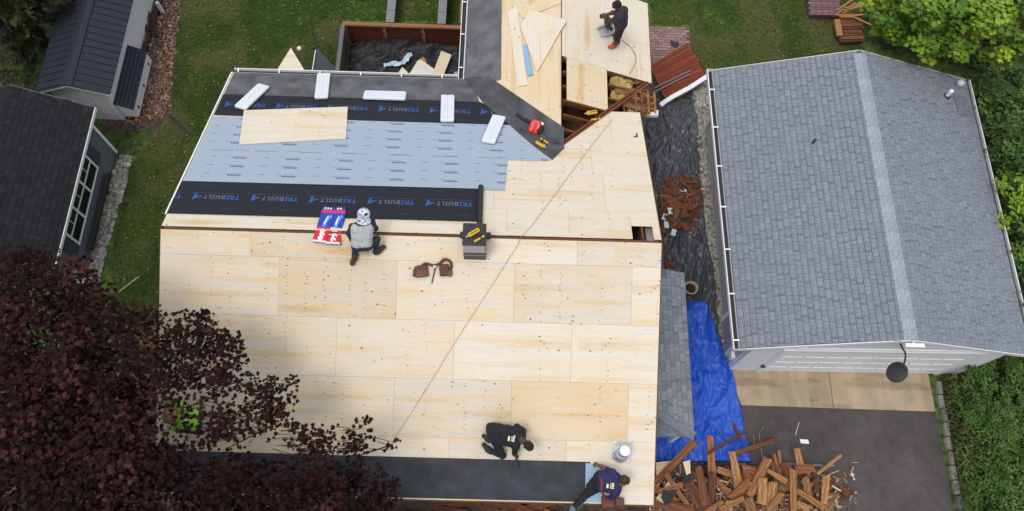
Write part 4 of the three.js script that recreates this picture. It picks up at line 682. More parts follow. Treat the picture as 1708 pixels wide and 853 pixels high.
cloth('blue_tarp', [[[1146, 508], [1172, 508]], [[1140, 530], [1184, 530]], [[1120, 580], [1196, 566]], [[1100, 640], [1216, 620]], [[1080, 700], [1232, 680]], [[1070, 740], [1242, 730]], [[1070, 772], [1252, 772]]], 150, 330, (u, v, x, z) => 0.06 + crease(x * 0.55, z * 0.4, 25) * 2.0 + crease(x * 1.4, z * 1.1, 29) * 0.55 + 0.22 * Math.exp(-Math.pow((v - 0.06) / 0.07, 2)) * Math.sin(Math.PI * u) + 0.05 * fbm(x * 2, z * 2, 9, 2), TARP_BLUE, 'crumpled bright blue tarp between the porch roof and the driveway', 'tarp');
// plastic pot on the black tarp
{ const t = thing('plant_pot', 'tan empty plant pot standing on the black tarp by the porch roof', 'pot', atY(1149, 486, 0.05)); part('pot_wall', new THREE.LatheGeometry([[0.10, 0], [0.13, 0.02], [0.17, 0.26], [0.19, 0.27], [0.19, 0.30], [0.155, 0.30], [0.15, 0.26], [0.11, 0.05], [0, 0.05]].map(a => new THREE.Vector2(...a)), 28), M([0.42, 0.31, 0.19], 0.8), t); part('soil', cyl(0.14, 0.14, 0.01, 20, 0, 0.2, 0), M([0.03, 0.02, 0.015], 1), t); }
{ const a = atY(1150, 505, 0.07), g = new THREE.IcosahedronGeometry(0.2, 4), p = g.attributes.position; for (let i = 0; i < p.count; i++) { const v = V(p.getX(i), p.getY(i), p.getZ(i)), k = 0.6 + 0.8 * fbm(v.x * 9 + 4, v.z * 9 + v.y * 7, 5, 2); p.setXYZ(i, v.x * k, v.y * k * 0.5, v.z * k * 1.2); } g.computeVertexNormals(); g.translate(a.x, a.y + 0.02, a.z); topMesh('rubbish_bag', g, TARP_BLACK, 'crumpled black rubbish bag beside the tan pot', 'bag'); }
// ------------------------------------------------------------------ broken red-brown cedar pieces on the black tarp
reseed(211);
{
  const ST = ['red-brown', 'dark red-brown', 'orange-brown', 'dull brown', 'tan'];
  for (let i = 0; i < 120; i++) {
    const k = rnd(), big = k < 0.72, cx = big ? 1132 + (rnd() + rnd() - 1) * 34 : rr(1096, 1168), cy = big ? 338 + (rnd() + rnd() - 1) * 44 : rr(296, 385), h = rr(0.1, 0.26) * (big ? 1 : 0.55);
    const c = atY(cx, cy, h), L = rr(0.14, 0.55), an = rr(0, Math.PI), d = V(Math.cos(an), rr(-0.15, 0.15), Math.sin(an)).multiplyScalar(L / 2);
    const w = rr(0.04, 0.13), si = Math.floor(rnd() * 5); topMesh('cedar_shard', ragged(beamGeo(c.clone().sub(d), c.clone().add(d), w, rr(0.01, 0.018), rr(-0.5, 0.5)), w * 0.45), SHARD[si], `${L > 0.34 ? 'long' : 'short'} ${w > 0.08 ? 'wide' : 'thin'} ${ST[si]} cedar shard in the heap on the black tarp`, 'wood shard', 'cedar shards heaped on the black tarp');
  }
  for (const [x, y] of [[1140, 318], [1143, 324], [1118, 352], [1109, 362], [1112, 375], [1124, 388]]) { const c = atY(x, y, 0.22), g = new THREE.PlaneGeometry(0.2, 0.13, 6, 4), p = g.attributes.position; for (let i = 0; i < p.count; i++) p.setZ(i, (rnd() - 0.5) * 0.05); g.rotateX(-1.4); g.rotateY(rr(0, 3)); g.computeVertexNormals(); g.translate(c.x, c.y, c.z); topMesh('paper_scrap', g, M([0.72, 0.73, 0.75], 0.7, { side: THREE.DoubleSide }), 'torn white paper scrap among the cedar shards', 'paper scrap', 'paper scraps in the cedar heap'); }
  for (let i = 0; i < 4; i++) { const a = atY(1108 + i * 2, 436 + i * 7, 0.12 + 0.02 * i), b = atY(1138 + i, 446 + i * 6, 0.12); topMesh('cedar_board', beamGeo(a, b, 0.11, 0.02), SHARD[i], 'short red-brown board on the tarp above the porch roof', 'board', 'boards above the porch roof'); }
}
// ------------------------------------------------------------------ demolition pile
reseed(311);
{
  const G = 'boards of the demolition pile';
  const TW = ['orange-brown', 'golden tan', 'reddish brown', 'pale tan', 'dark red-brown', 'mid brown', 'greyish brown'];
  const add = (a, b, w, t, m, tw = 0) => { const L = a.distanceTo(b); return topMesh('salvaged_board', ragged(beamGeo(a, b, w, t, tw), Math.min(0.05, w * 0.3)), LUM[m], `${L > 1.1 ? 'long' : L > 0.7 ? 'medium-length' : 'short'} ${w > 0.12 ? 'wide' : 'narrow'} ${TW[m]} board in the demolition pile beside the driveway`, 'board', G); };
  // loose lower layers
  for (let i = 0; i < 95; i++) {
    const cx = rr(1090, 1402), yTop = cx < 1180 ? 800 : cx < 1240 ? 815 : cx < 1340 ? 790 : 805, cy = rr(yTop, 880), h = rr(0.06, 0.5), c = atY(cx, cy, h), L = rr(0.45, 1.5), an = rr(0.25, 2.9), d = V(Math.cos(an), rr(-0.2, 0.2), Math.sin(an)).multiplyScalar(L / 2);
    if (cx > 1375 && L > 0.8) continue;
    add(c.clone().sub(d), c.clone().add(d), rr(0.07, 0.17), rr(0.02, 0.045), Math.floor(rnd() * 7), rr(-0.4, 0.4));
  }
  // the boards that stand out, given by their end pixels, width in pixels and end heights
  for (const [x1, y1, x2, y2, w, h1, h2, m] of [[1159, 738, 1094, 807, 12, .75, .5, 0], [1186.5, 728, 1187, 792, 13, .8, .45, 1], [1221, 753, 1234, 812, 14, .8, .55, 3], [1291, 736, 1227, 755, 9, .35, .6, 2], [1243, 722, 1179, 757, 4, .5, .85, 4], [1223, 705, 1237, 734, 4, .15, .4, 2], [1164, 781, 1178, 843, 11, .75, .6, 2], [1146, 801, 1180, 853, 15, .7, .55, 4], [1189, 790, 1188, 848, 10, .65, .5, 4], [1282, 766, 1251, 829, 11, .85, .6, 1], [1273, 797, 1273, 843, 15, .8, .65, 3], [1289, 807, 1287, 852, 13, .78, .6, 3], [1323, 783, 1326, 856, 12, .95, .75, 1], [1331, 748, 1337, 783, 11, .8, .6, 3], [1404, 760, 1365, 790, 6, .75, .6, 3], [1378, 793, 1377, 841, 12, .7, .6, 3], [1394, 825, 1377, 854, 10, .5, .4, 5], [1331, 819, 1376, 848, 9, .9, .6, 1], [1281, 785, 1313, 805, 7, .85, .75, 3], [1329, 786, 1361, 783, 15, .7, .68, 0], [1343, 797, 1350, 831, 11, .75, .65, 5], [1251, 803, 1219, 831, 13, .75, .6, 0], [1110, 791, 1150, 845, 9, .65, .55, 5], [1090, 836, 1152, 853, 13, .6, .6, 2], [1205, 837, 1174, 858, 8, .7, .6, 5], [1305, 825, 1284, 851, 10, .85, .7, 5], [1240, 787, 1262, 790, 26, .55, .55, 0], [1299, 752, 1302, 772, 6, .75, .65, 1], [1291, 758, 1296, 775, 5, .7, .6, 1], [1247, 833, 1258, 858, 14, .7, .6, 6], [1215, 836, 1213, 860, 16, .72, .6, 3], [1300, 805, 1316, 806, 24, .55, .6, 6], [1360, 800, 1369, 840, 7, .6, .5, 4], [1120, 800, 1100, 830, 12, .62, .55, 6], [1098, 820, 1140, 808, 8, .7, .65, 5], [1310, 775, 1318, 800, 12, .6, .5, 2], [1293, 770, 1300, 800, 14, .6, .55, 2], [1200, 850, 1240, 830, 9, .72, .7, 1], [1350, 850, 1330, 838, 10, .7, .7, 3], [1390, 838, 1370, 858, 9, .5, .5, 6]]) {
    const a = atY(x1, y1, h1), b = atY(x2, y2, h2); add(a, b, clamp(w / 72, 0.05, 0.34), 0.035, m, rr(-0.12, 0.12));
  }
  for (const [pts, h, lab] of [[[[1094, 772], [1122, 769], [1126, 778], [1096, 812]], 0.5, 'pale plywood offcut tucked against the house in the demolition pile'], [[[1139, 771], [1151, 768], [1152, 790], [1145, 793]], 0.72, 'small pale plywood offcut standing among dark boards'], [[[1094, 832], [1118, 800], [1132, 812], [1106, 840]], 0.62, 'pale plywood offcut lying across the demolition pile']]) { const w = pts.map(p => atY(p[0], p[1], h)); topMesh('plywood_offcut', flat(w, h, 2.44, 0.014), PLY_WARM[1], lab, 'plywood offcut'); }
  for (const [x, y, r] of [[1146, 798, 0.12], [1113, 830, 0.15], [1124, 823, 0.1], [1200, 800, 0.5], [1207, 780, 0.35], [1196, 825, 0.4]]) { const c = atY(x, y, r > 0.3 ? 0.12 : 0.72), g = new THREE.PlaneGeometry(r * 1.6, r * 2, 16, 16), p = g.attributes.position; for (let i = 0; i < p.count; i++) { const X = p.getX(i), Y = p.getY(i); p.setXYZ(i, X * (0.7 + 0.5 * vnoise(Y * 8, x, 3)), Y * (0.7 + 0.5 * vnoise(X * 8, y, 5)), (fbm(X * 5 + x, Y * 5, 7, 3) - 0.5) * 0.25 * Math.min(1, r * 3)); } g.rotateX(-Math.PI / 2); g.computeVertexNormals(); g.translate(c.x, c.y, c.z); topMesh('roofing_felt', g, M([0.012, 0.012, 0.013], 0.7, { side: THREE.DoubleSide }), 'torn black roofing felt among the salvaged boards', 'roofing felt', 'felt scraps in the demolition pile'); }
  topMesh('metal_bar', limb(atY(1300, 774, 0.35), atY(1373, 777, 0.35), 0.025, 0.025, 8), M([0.16, 0.19, 0.23], 0.5), 'grey metal bar lying behind the demolition pile', 'bar');
  topMesh('white_card', flat([[1334, 733], [1348, 734], [1350, 741], [1336, 740]].map(p => atY(p[0], p[1], 0.01)), 0.014, 1, 0.006), M([0.8, 0.8, 0.82], 0.6), 'white card lying on the dark driveway', 'card');
  topMesh('thin_stick', limb(atY(1333, 705, 0.02), atY(1327, 726, 0.02), 0.014, 0.012, 6), M([0.5, 0.47, 0.42], 0.8), 'thin pale stick on the driveway above the white card', 'stick');
  for (const [a, b] of [[[1266, 722], [1273, 772]], [[1257, 725], [1258, 742]], [[1273, 712], [1269, 720]]]) topMesh('thin_stick', limb(atY(...a, 0.03), atY(...b, 0.1), 0.012, 0.012, 6), M([0.28, 0.2, 0.13], 0.8), 'thin brown stick poking out of the pile toward the driveway', 'stick', 'thin sticks by the pile');
  { // splinters, chips and shingle grit among and around the boards
    const ch = new THREE.BoxGeometry(0.12, 0.012, 0.022), D = []; const cc = [[0.30, 0.17, 0.09], [0.20, 0.10, 0.06], [0.42, 0.28, 0.16], [0.12, 0.07, 0.05], [0.09, 0.09, 0.095], [0.5, 0.42, 0.32]];
    for (let i = 0; i < 2600; i++) { const x = rr(1080, 1430), y = 770 + Math.pow(rnd(), 0.7) * 110, inn = x < 1400 && y > 800, p = atY(x, y, inn ? rr(0.03, 0.55) : 0.02); if (!inn && rnd() < 0.72) continue; D.push([p, new THREE.Quaternion().setFromEuler(new THREE.Euler(rr(-0.4, 0.4), rr(0, 6.3), rr(-0.4, 0.4))), V(rr(0.3, 2.2), rr(0.5, 1.2), rr(0.4, 2.4)), lin(...pick(cc)).multiplyScalar(rr(0.7, 1.2))]); }
    const m = new THREE.InstancedMesh(ch, M([1, 1, 1], 0.9), D.length); D.forEach(([p, q, s, c], i) => { m.setMatrixAt(i, new THREE.Matrix4().compose(p, q, s)); m.setColorAt(i, c); }); m.name = 'wood_splinters'; m.userData.kind = 'stuff'; m.castShadow = m.receiveShadow = true; scene.add(tag(m, 'wood splinters and roofing grit strewn through the demolition pile', 'splinters'));
  }
  // boards under the front eave
  const G2 = 'boards below the front eave';
  for (let i = 0; i < 46; i++) { const x = rr(-5.2, 3.4), z = rr(4.85, 5.7), c = V(x, rr(0.03, 0.3), z), L = rr(0.5, 1.4), an = rr(-0.6, 0.6), d = V(Math.cos(an), rr(-0.06, 0.06), Math.sin(an) * 0.5).multiplyScalar(L / 2); topMesh('old_board', beamGeo(c.clone().sub(d), c.clone().add(d), rr(0.06, 0.16), 0.03), ...(() => { const s = Math.floor(rnd() * 5); return [[SHARD[1], SHARD[3], LUM[4], RAFTER[0], SHARD[3]][s], `${L > 0.9 ? 'long' : 'short'} ${['red-brown', 'dull brown', 'dark red-brown', 'deep brown', 'dull brown'][s]} board on the ground below the front eave`]; })(), 'board', G2); }
}
// ------------------------------------------------------------------ patio, fallen deck panel, gutters on the ground
reseed(411);
{
  const a = atY(1086, 45), b = atY(1150, 44), c = atY(1088, 160), base = struct('paver_patio', flat([V(a.x - 0.25, 0, a.z), V(b.x, 0, a.z), V(b.x + 0.05, 0, c.z), V(a.x - 0.25, 0, c.z)], 0.006, 1.5), M([0.10, 0.085, 0.08], 1));
  const pv = [[0.24, 0.145, 0.135], [0.27, 0.17, 0.155], [0.21, 0.13, 0.125], [0.29, 0.19, 0.17]].map(k => M(k, 0.9, { bumpMap: fineBump, bumpScale: 0.003 })), g = rbox(0.192, 0.05, 0.092, 0.008, 0, 0, 0, 1);
  let n = 0; for (let r = 0, z = a.z + 0.05; z < a.z + 1.5; z += 0.1, r++) for (let x = a.x - 0.2 + (r % 2) * 0.1; x < b.x - 0.05; x += 0.2) { const m = part('paver', g, pv[Math.floor(rnd() * 4)], base); m.position.set(x, 0.012 + rr(0, 0.006), z); n++; }
  const t = thing('deck_panel', 'red-brown stained deck panel lying between patio and garage', 'deck panel', atY(1125, 125)), o = t.position, pm = [[0.27, 0.062, 0.02], [0.31, 0.075, 0.025], [0.24, 0.052, 0.018], [0.34, 0.09, 0.03]].map(woodM);
  const N = 10; for (let i = 0; i < N; i++) { const k = (i + 0.5) / N, p = atY(mix(1085, 1108, k), mix(112, 163, k), 0.30), q = atY(mix(1147, 1176, Math.min(1, k * 1.1)), mix(72, 131, k), 0.32 + 0.04 * Math.sin(i)); if (i > 1 && i < 5) q.add(V(0.05 * i - 0.12, 0, 0)); part('plank', beamGeo(p, q, 0.155, 0.028, rr(-0.05, 0.05)).translate(-o.x, -o.y, -o.z), pm[i % 4], t); }
  for (const k of [0.12, 0.5, 0.88]) { const p = atY(mix(1088, 1148, k), mix(112, 76, k), 0.2), q = atY(mix(1104, 1172, k), mix(158, 126, k), 0.2); part('joist', beamGeo(p, q, 0.05, 0.14).translate(-o.x, -o.y, -o.z), LUM[4], t); }
  for (const [p, q] of [[[1093, 153], [1150, 124]], [[1092, 147], [1152, 118]]]) part('rail', beamGeo(atY(...p, 0.37), atY(...q, 0.37), 0.05, 0.03).translate(-o.x, -o.y, -o.z), M([0.17, 0.13, 0.12], 0.7), t);
  for (const [x, z] of [[-0.7, 0.3], [0.8, -0.5], [0.5, 0.6], [-0.5, -0.4]]) part('block', box(0.2, 0.22, 0.2, x * 0.6, 0.11, z * 0.6), M([0.2, 0.2, 0.2], 0.9), t);
  slopeLikeScrap([[1119, 66], [1125, 70], [1131, 69], [1133, 76], [1126, 79], [1119, 74]], 0.34, 'torn black felt scrap on the patio next to the deck panel');
  const gpts = [[1102, 176], [1108, 171], [1122, 162], [1150, 147], [1181, 127]].map(([x, y]) => atY(x, y, 0.45)), gt = thing('fallen_gutter', 'white gutter length lying bent along the deck panel edge', 'gutter', gpts[2].clone().setY(0));
  const gl = gpts.map(p => p.clone().sub(gt.position)); for (let i = 0; i < gl.length - 1; i++) { const a0 = gl[i], b0 = gl[i + 1]; part('section', beamGeo(a0, b0, 0.13, 0.07), GUT, gt); } part('end_cap', rbox(0.12, 0.1, 0.14, 0.02, ...gl[4].toArray()), GUT, gt);
  part('strut', limb(V(0.3, 0, -0.1), V(0.3, 0.42, -0.13), 0.015, 0.015, 6), STEEL, gt); part('strut', limb(V(0.95, 0, -0.65), V(1.0, 0.42, -0.6), 0.015, 0.015, 6), STEEL, gt); part('strut', limb(V(-0.25, 0, 0.2), V(-0.25, 0.42, 0.16), 0.015, 0.015, 6), STEEL, gt);
  const e = WR.world(1080, 184); topMesh('gutter_offcut', rbox(0.34, 0.12, 0.16, 0.015).translate(3.62, EY - 0.12, -4.52), GUT, 'short white gutter offcut at the open roof corner', 'gutter');
}
function slopeLikeScrap(px, h, lab) { topMesh('roofing_felt', flat(px.map(p => atY(p[0], p[1], h * 0.2)), 0.05, 1, 0.02), BLK, lab, 'roofing felt'); }
{ // raised brick step and firewood by the trees
  const c = atY(1368, 12), t = thing('brick_step', 'low purple-brown brick step beside the firewood', 'step', c), bm = [[0.17, 0.09, 0.10], [0.20, 0.11, 0.12], [0.14, 0.08, 0.085]].map(k => M(k, 0.9)); const g = rbox(0.19, 0.09, 0.09, 0.008, 0, 0, 0, 1);
  part('core', box(0.96, 0.3, 1.2, 0, 0.15, -0.1), M([0.08, 0.06, 0.06], 1), t); for (let r = 0; r < 13; r++) for (let k = 0; k < 5; k++) part('brick', g, bm[(r * 5 + k * 3) % 3], t).position.set(-0.4 + k * 0.2 + (r % 2) * 0.04 - 0.02, 0.29, -0.68 + r * 0.1); for (let r = 0; r < 3; r++) for (let k = 0; k < 5; k++) part('brick', g, bm[(r * 2 + k) % 3], t).position.set(-0.4 + k * 0.2 + (r % 2) * 0.04 - 0.02, 0.05 + r * 0.1, 0.47);
  reseed(431); const G = 'timber stack behind the garage';
  for (let i = 0; i < 9; i++) { const y = 22 + i * 5.4, h = 0.5 - 0.04 * i; topMesh('stacked_timber', beamGeo(atY(1401 + rr(-2, 2), y + 4, h), atY(1437 + rr(-3, 3), y + rr(1, 5), h), 0.12, 0.09), [LUM[4], LUM[2], RAFTER[1], LUM[6]][i % 4], `${['dark red-brown', 'reddish brown', 'deep brown', 'greyish brown'][i % 4]} timber laid crosswise in the stack behind the garage`, 'timber', G); }
  for (const x of [1396, 1400]) topMesh('stacked_timber', beamGeo(atY(x - 2, 33, 0.45), atY(x + 3, 60, 0.4), 0.1, 0.08), LUM[3], 'pale tan timber lying along the end of the stack behind the garage', 'timber', G);
  for (let i = 0; i < 12; i++) { const a = atY(rr(1392, 1425), rr(14, 30), rr(0.5, 0.62)), an = rr(-0.8, 0.5), L = rr(0.3, 0.7); topMesh('stacked_timber', beamGeo(a, a.clone().add(V(Math.cos(an) * L, rr(-0.05, 0.1), Math.sin(an) * L)), 0.05, 0.04), LUM[3], 'thin pale stick on top of the timber stack behind the garage', 'timber', G); }
}
// ------------------------------------------------------------------ back enclosure: lattice fence, tarp, offcuts
reseed(511);
{
  const z = -8.6, xa = -5.0, xb = -1.52, H = 0.9, lt = woodM([0.22, 0.075, 0.045]), rl = woodM([0.42, 0.27, 0.17]);
  const f = thing('lattice_fence', 'red-brown lattice fence with tan top rail behind the house', 'fence', V((xa + xb) / 2, 0, z)), ox = -(xa + xb) / 2;
  part('top_rail', box(xb - xa + 0.1, 0.07, 0.12, 0, H, 0), rl, f);
  for (const x of [xa, xa + 1.16, xa + 2.32, xb]) part('post', box(0.1, H - 0.04, 0.1, x + ox, (H - 0.04) / 2, -0.012), rl, f);
  part('backing', box(xb - xa, H - 0.1, 0.012, 0, (H - 0.1) / 2, -0.03), lt, f);
  for (let k = -0.85; k < xb - xa; k += 0.13) for (const s of [0, 1]) { // diagonal slats
    let x0 = k, x1 = k + H - 0.08, y0 = 0.02, y1 = H - 0.06; if (x0 < 0) { y0 += -x0; x0 = 0; } if (x1 > xb - xa) { y1 -= x1 - (xb - xa); x1 = xb - xa; } if (y1 - y0 < 0.08) continue; const X0 = s ? xb - xa - x0 : x0, X1 = s ? xb - xa - x1 : x1;
    part('lattice_slat', beamGeo(V(xa + X0 + ox, y0, -0.008 + s * 0.014), V(xa + X1 + ox, y1, -0.008 + s * 0.014), 0.012, 0.035), lt, f);
  }
  const s = thing('lattice_fence', 'grey-topped side fence of the lattice enclosure, on the lawn side', 'fence', V(xa - 0.05, 0, -7.0)); part('top_rail', box(0.12, 0.06, 3.1, 0, 0.9, 0), M([0.12, 0.12, 0.125], 0.85), s); part('panel', box(0.03, 0.86, 3.1, 0, 0.43, 0), M([0.05, 0.05, 0.055], 0.9), s); for (const zz of [-1.5, 0, 1.5]) part('post', box(0.09, 0.94, 0.09, 0.0, 0.47, zz), DARKW, s);
  const e = thing('lattice_fence', 'red-brown fence running back along the wing', 'fence', V(xb - 0.0, 0, -10)); part('top_rail', box(0.13, 0.07, 2.6, 0, 0.94, 0), rl, e); for (let i = 0; i < 13; i++) part('fence_board', box(0.03, 0.9, 0.18, 0.02, 0.45, -1.2 + i * 0.2), lt, e);
  part('post', box(0.1, 1.0, 0.1, -0.0, 0.5, 1.25), DARKW, e);
  cloth('black_tarp', [[V(-4.94, 0, -8.5), V(-1.5, 0, -8.5)], [V(-4.94, 0, -8.1), V(-1.4, 0, -8.1)], [V(-4.94, 0, -7), V(-1.0, 0, -7)], [V(-4.94, 0, -6), V(-1.0, 0, -6)], [V(-4.94, 0, -5.1), V(-1.0, 0, -5.1)]], 170, 170, (u, v, x, zz) => 0.02 + crease(x * 0.7, zz * 0.9, 41) * 1.3 + 0.30 * Math.exp(-v * 9) * (0.55 + 0.45 * Math.sin(x * 1.5 + 0.5)), new THREE.MeshPhysicalMaterial({ color: lin(0.014, 0.014, 0.017), roughness: 0.6 }), 'black tarp covering the ground inside the lattice enclosure', 'tarp');
  for (const [pts, h, m, lab] of [[[[655, 135], [671, 112], [679, 120], [684, 135]], 0.2, PLY_CLEAN[0], 'pointed plywood offcut in the enclosure, low and narrow'], [[[676, 135], [697, 101], [704, 101], [735, 124], [742, 135]], 0.28, PLY_CLEAN[1], 'large pointed plywood offcut lying in the enclosure'], [[[736, 85], [753, 92], [739, 128], [722, 122]], 0.34, PLY_WARM[0], 'short stained board lying over the plywood offcuts'], [[[698, 100], [706, 95], [712, 102], [708, 110]], 0.2, LUM[3], 'small broken board end beside the large plywood offcut']]) { const w = pts.map(p => atY(p[0], p[1], h)); topMesh('plywood_offcut', flat(w, h, 2.44, 0.015), m, lab, 'plywood offcut'); }
  { const g = tubeFilm([[640, 109], [655, 106], [670, 106], [676, 100], [682, 92], [687, 90]], 0.3, 0.16); topMesh('film_strip', g, new THREE.MeshStandardMaterial({ color: lin(0.50, 0.62, 0.72), roughness: 0.3, side: THREE.DoubleSide }), 'crumpled pale blue release film on the black tarp', 'film'); }
  { const w = [[757, 120], [767, 119], [768, 126], [758, 127]].map(p => atY(p[0], p[1], 0.16)); topMesh('small_block', flat(w, 0.1, 1, 0.06), M([0.35, 0.35, 0.36], 0.8), 'small grey block near the inside corner of the gutters', 'block'); }
  // grey garden walls behind
  const bm = M([0.22, 0.225, 0.245], 0.9, { bumpMap: grainBump, bumpScale: 0.01 });
  for (const [x, lab] of [[-3.72, 'low grey garden wall meeting the lattice fence near its lawn end'], [-2.15, 'low grey garden wall meeting the lattice fence near the wing']]) { const t = thing('garden_wall', lab, 'garden wall', V(x, 0, -10.2)); for (let i = 0; i < 6; i++) part('cap_stone', rbox(0.26, 0.06, 0.44, 0.012, 0, 0.6, -1.2 + i * 0.45, 1), bm, t); part('wall_body', box(0.2, 0.57, 2.7, 0, 0.285, -0.05), M([0.035, 0.035, 0.04], 0.9), t); }
}
function tubeFilm(px, h, w) { const c = new THREE.CatmullRomCurve3(px.map(p => atY(p[0], p[1], h))), g = new THREE.PlaneGeometry(1, 1, 60, 8), q = g.attributes.position; for (let i = 0; i <= 60; i++) { const p = c.getPoint(i / 60), d = c.getTangent(i / 60), s = V(-d.z, 0, d.x); for (let j = 0; j <= 8; j++) { const k = (j / 8 - 0.5) * w * (0.5 + 0.8 * vnoise(i * 0.2, 1, 3)); q.setXYZ(j * 61 + i, p.x + s.x * k, p.y + (fbm(i * 0.3, j * 0.6, 4, 2) - 0.5) * 0.14, p.z + s.z * k); } } g.computeVertexNormals(); return g; }
// bits on the back lawn
{
  topMesh('plywood_offcut', flat([[485, 80], [525, 146], [444, 146]].map(p => atY(p[0], p[1], 0.12)), 0.12, 2.44, 0.015), PLY_CLEAN[2], 'plywood corner sticking out behind the gutter on the lawn', 'plywood offcut');
  topMesh('black_sheet', flat([[528, 80], [572, 126], [585, 150], [510, 150]].map(p => atY(p[0], p[1], 0.1)), 0.1, 2, 0.01), M([0.035, 0.036, 0.045], 0.5), 'pointed black sheet on the lawn behind the gutter', 'black sheet');
  topMesh('white_pole', limb(atY(526, 84, 0.16), atY(519, 130, 0.16), 0.016, 0.016, 8), GUT, 'thin white pole along the edge of the black sheet', 'pole');
  topMesh('dark_stake', limb(atY(530, 80, 0.02), atY(516, 34, 0.05), 0.03, 0.022, 8), BLK, 'long dark stake lying on the back lawn', 'stake');
  const b = new THREE.SphereGeometry(0.075, 20, 14), p = atY(499, 81, 0.075); b.translate(p.x, 0.075, p.z); topMesh('white_ball', b, M([0.72, 0.72, 0.62], 0.5), 'white ball on the lawn above the plywood corner', 'ball');
  topMesh('dark_stake', tube([atY(283, 193, 0.05), atY(294, 204, 0.07), atY(303, 212, 0.06), atY(311, 222, 0.04)], 0.04, 8), M([0.012, 0.02, 0.016], 0.6), 'dark drain hose lying on the lawn by the west rake', 'hose');
  const d = thing('hanging_downspout', 'white downspout end hanging off the west rake', 'downspout', V(XL - 0.28, 2.75, -4.35)); part('pipe', tube([V(0.1, 0.05, -0.25), V(0, 0, 0), V(-0.06, -0.1, 0.3), V(-0.02, -0.5, 0.42)], 0.035, 8), GUT, d); part('elbow', rbox(0.1, 0.09, 0.1, 0.02, -0.02, -0.5, 0.42), GUT, d); part('strap', box(0.2, 0.02, 0.03, 0.16, 0.05, -0.2), GUT, d);
  topMesh('white_stick', limb(atY(198, 487, 0.04), atY(232, 461, 0.04), 0.012, 0.012, 6), M([0.5, 0.5, 0.45], 0.7), 'thin pale stick on the dark lawn beside the house', 'stick');
}
// driveway edging along the hedge
reseed(611);
{ const t = thing('driveway_edging', 'pale stone edging between driveway and hedge', 'edging', V(11.45, 0, 3.6)); const em = [[0.30, 0.27, 0.25], [0.36, 0.33, 0.30], [0.24, 0.21, 0.2]].map(k => M(k, 0.9, { bumpMap: grainBump, bumpScale: 0.01 })); for (let i = 0; i < 14; i++) { const z = 1.75 + i * 0.36; part('edging_stone', rbox(0.13 + rr(-0.02, 0.03), 0.14, 0.34, 0.02, rr(-0.02, 0.02), 0.05, z - 3.6, 1), em[i % 3], t); } }
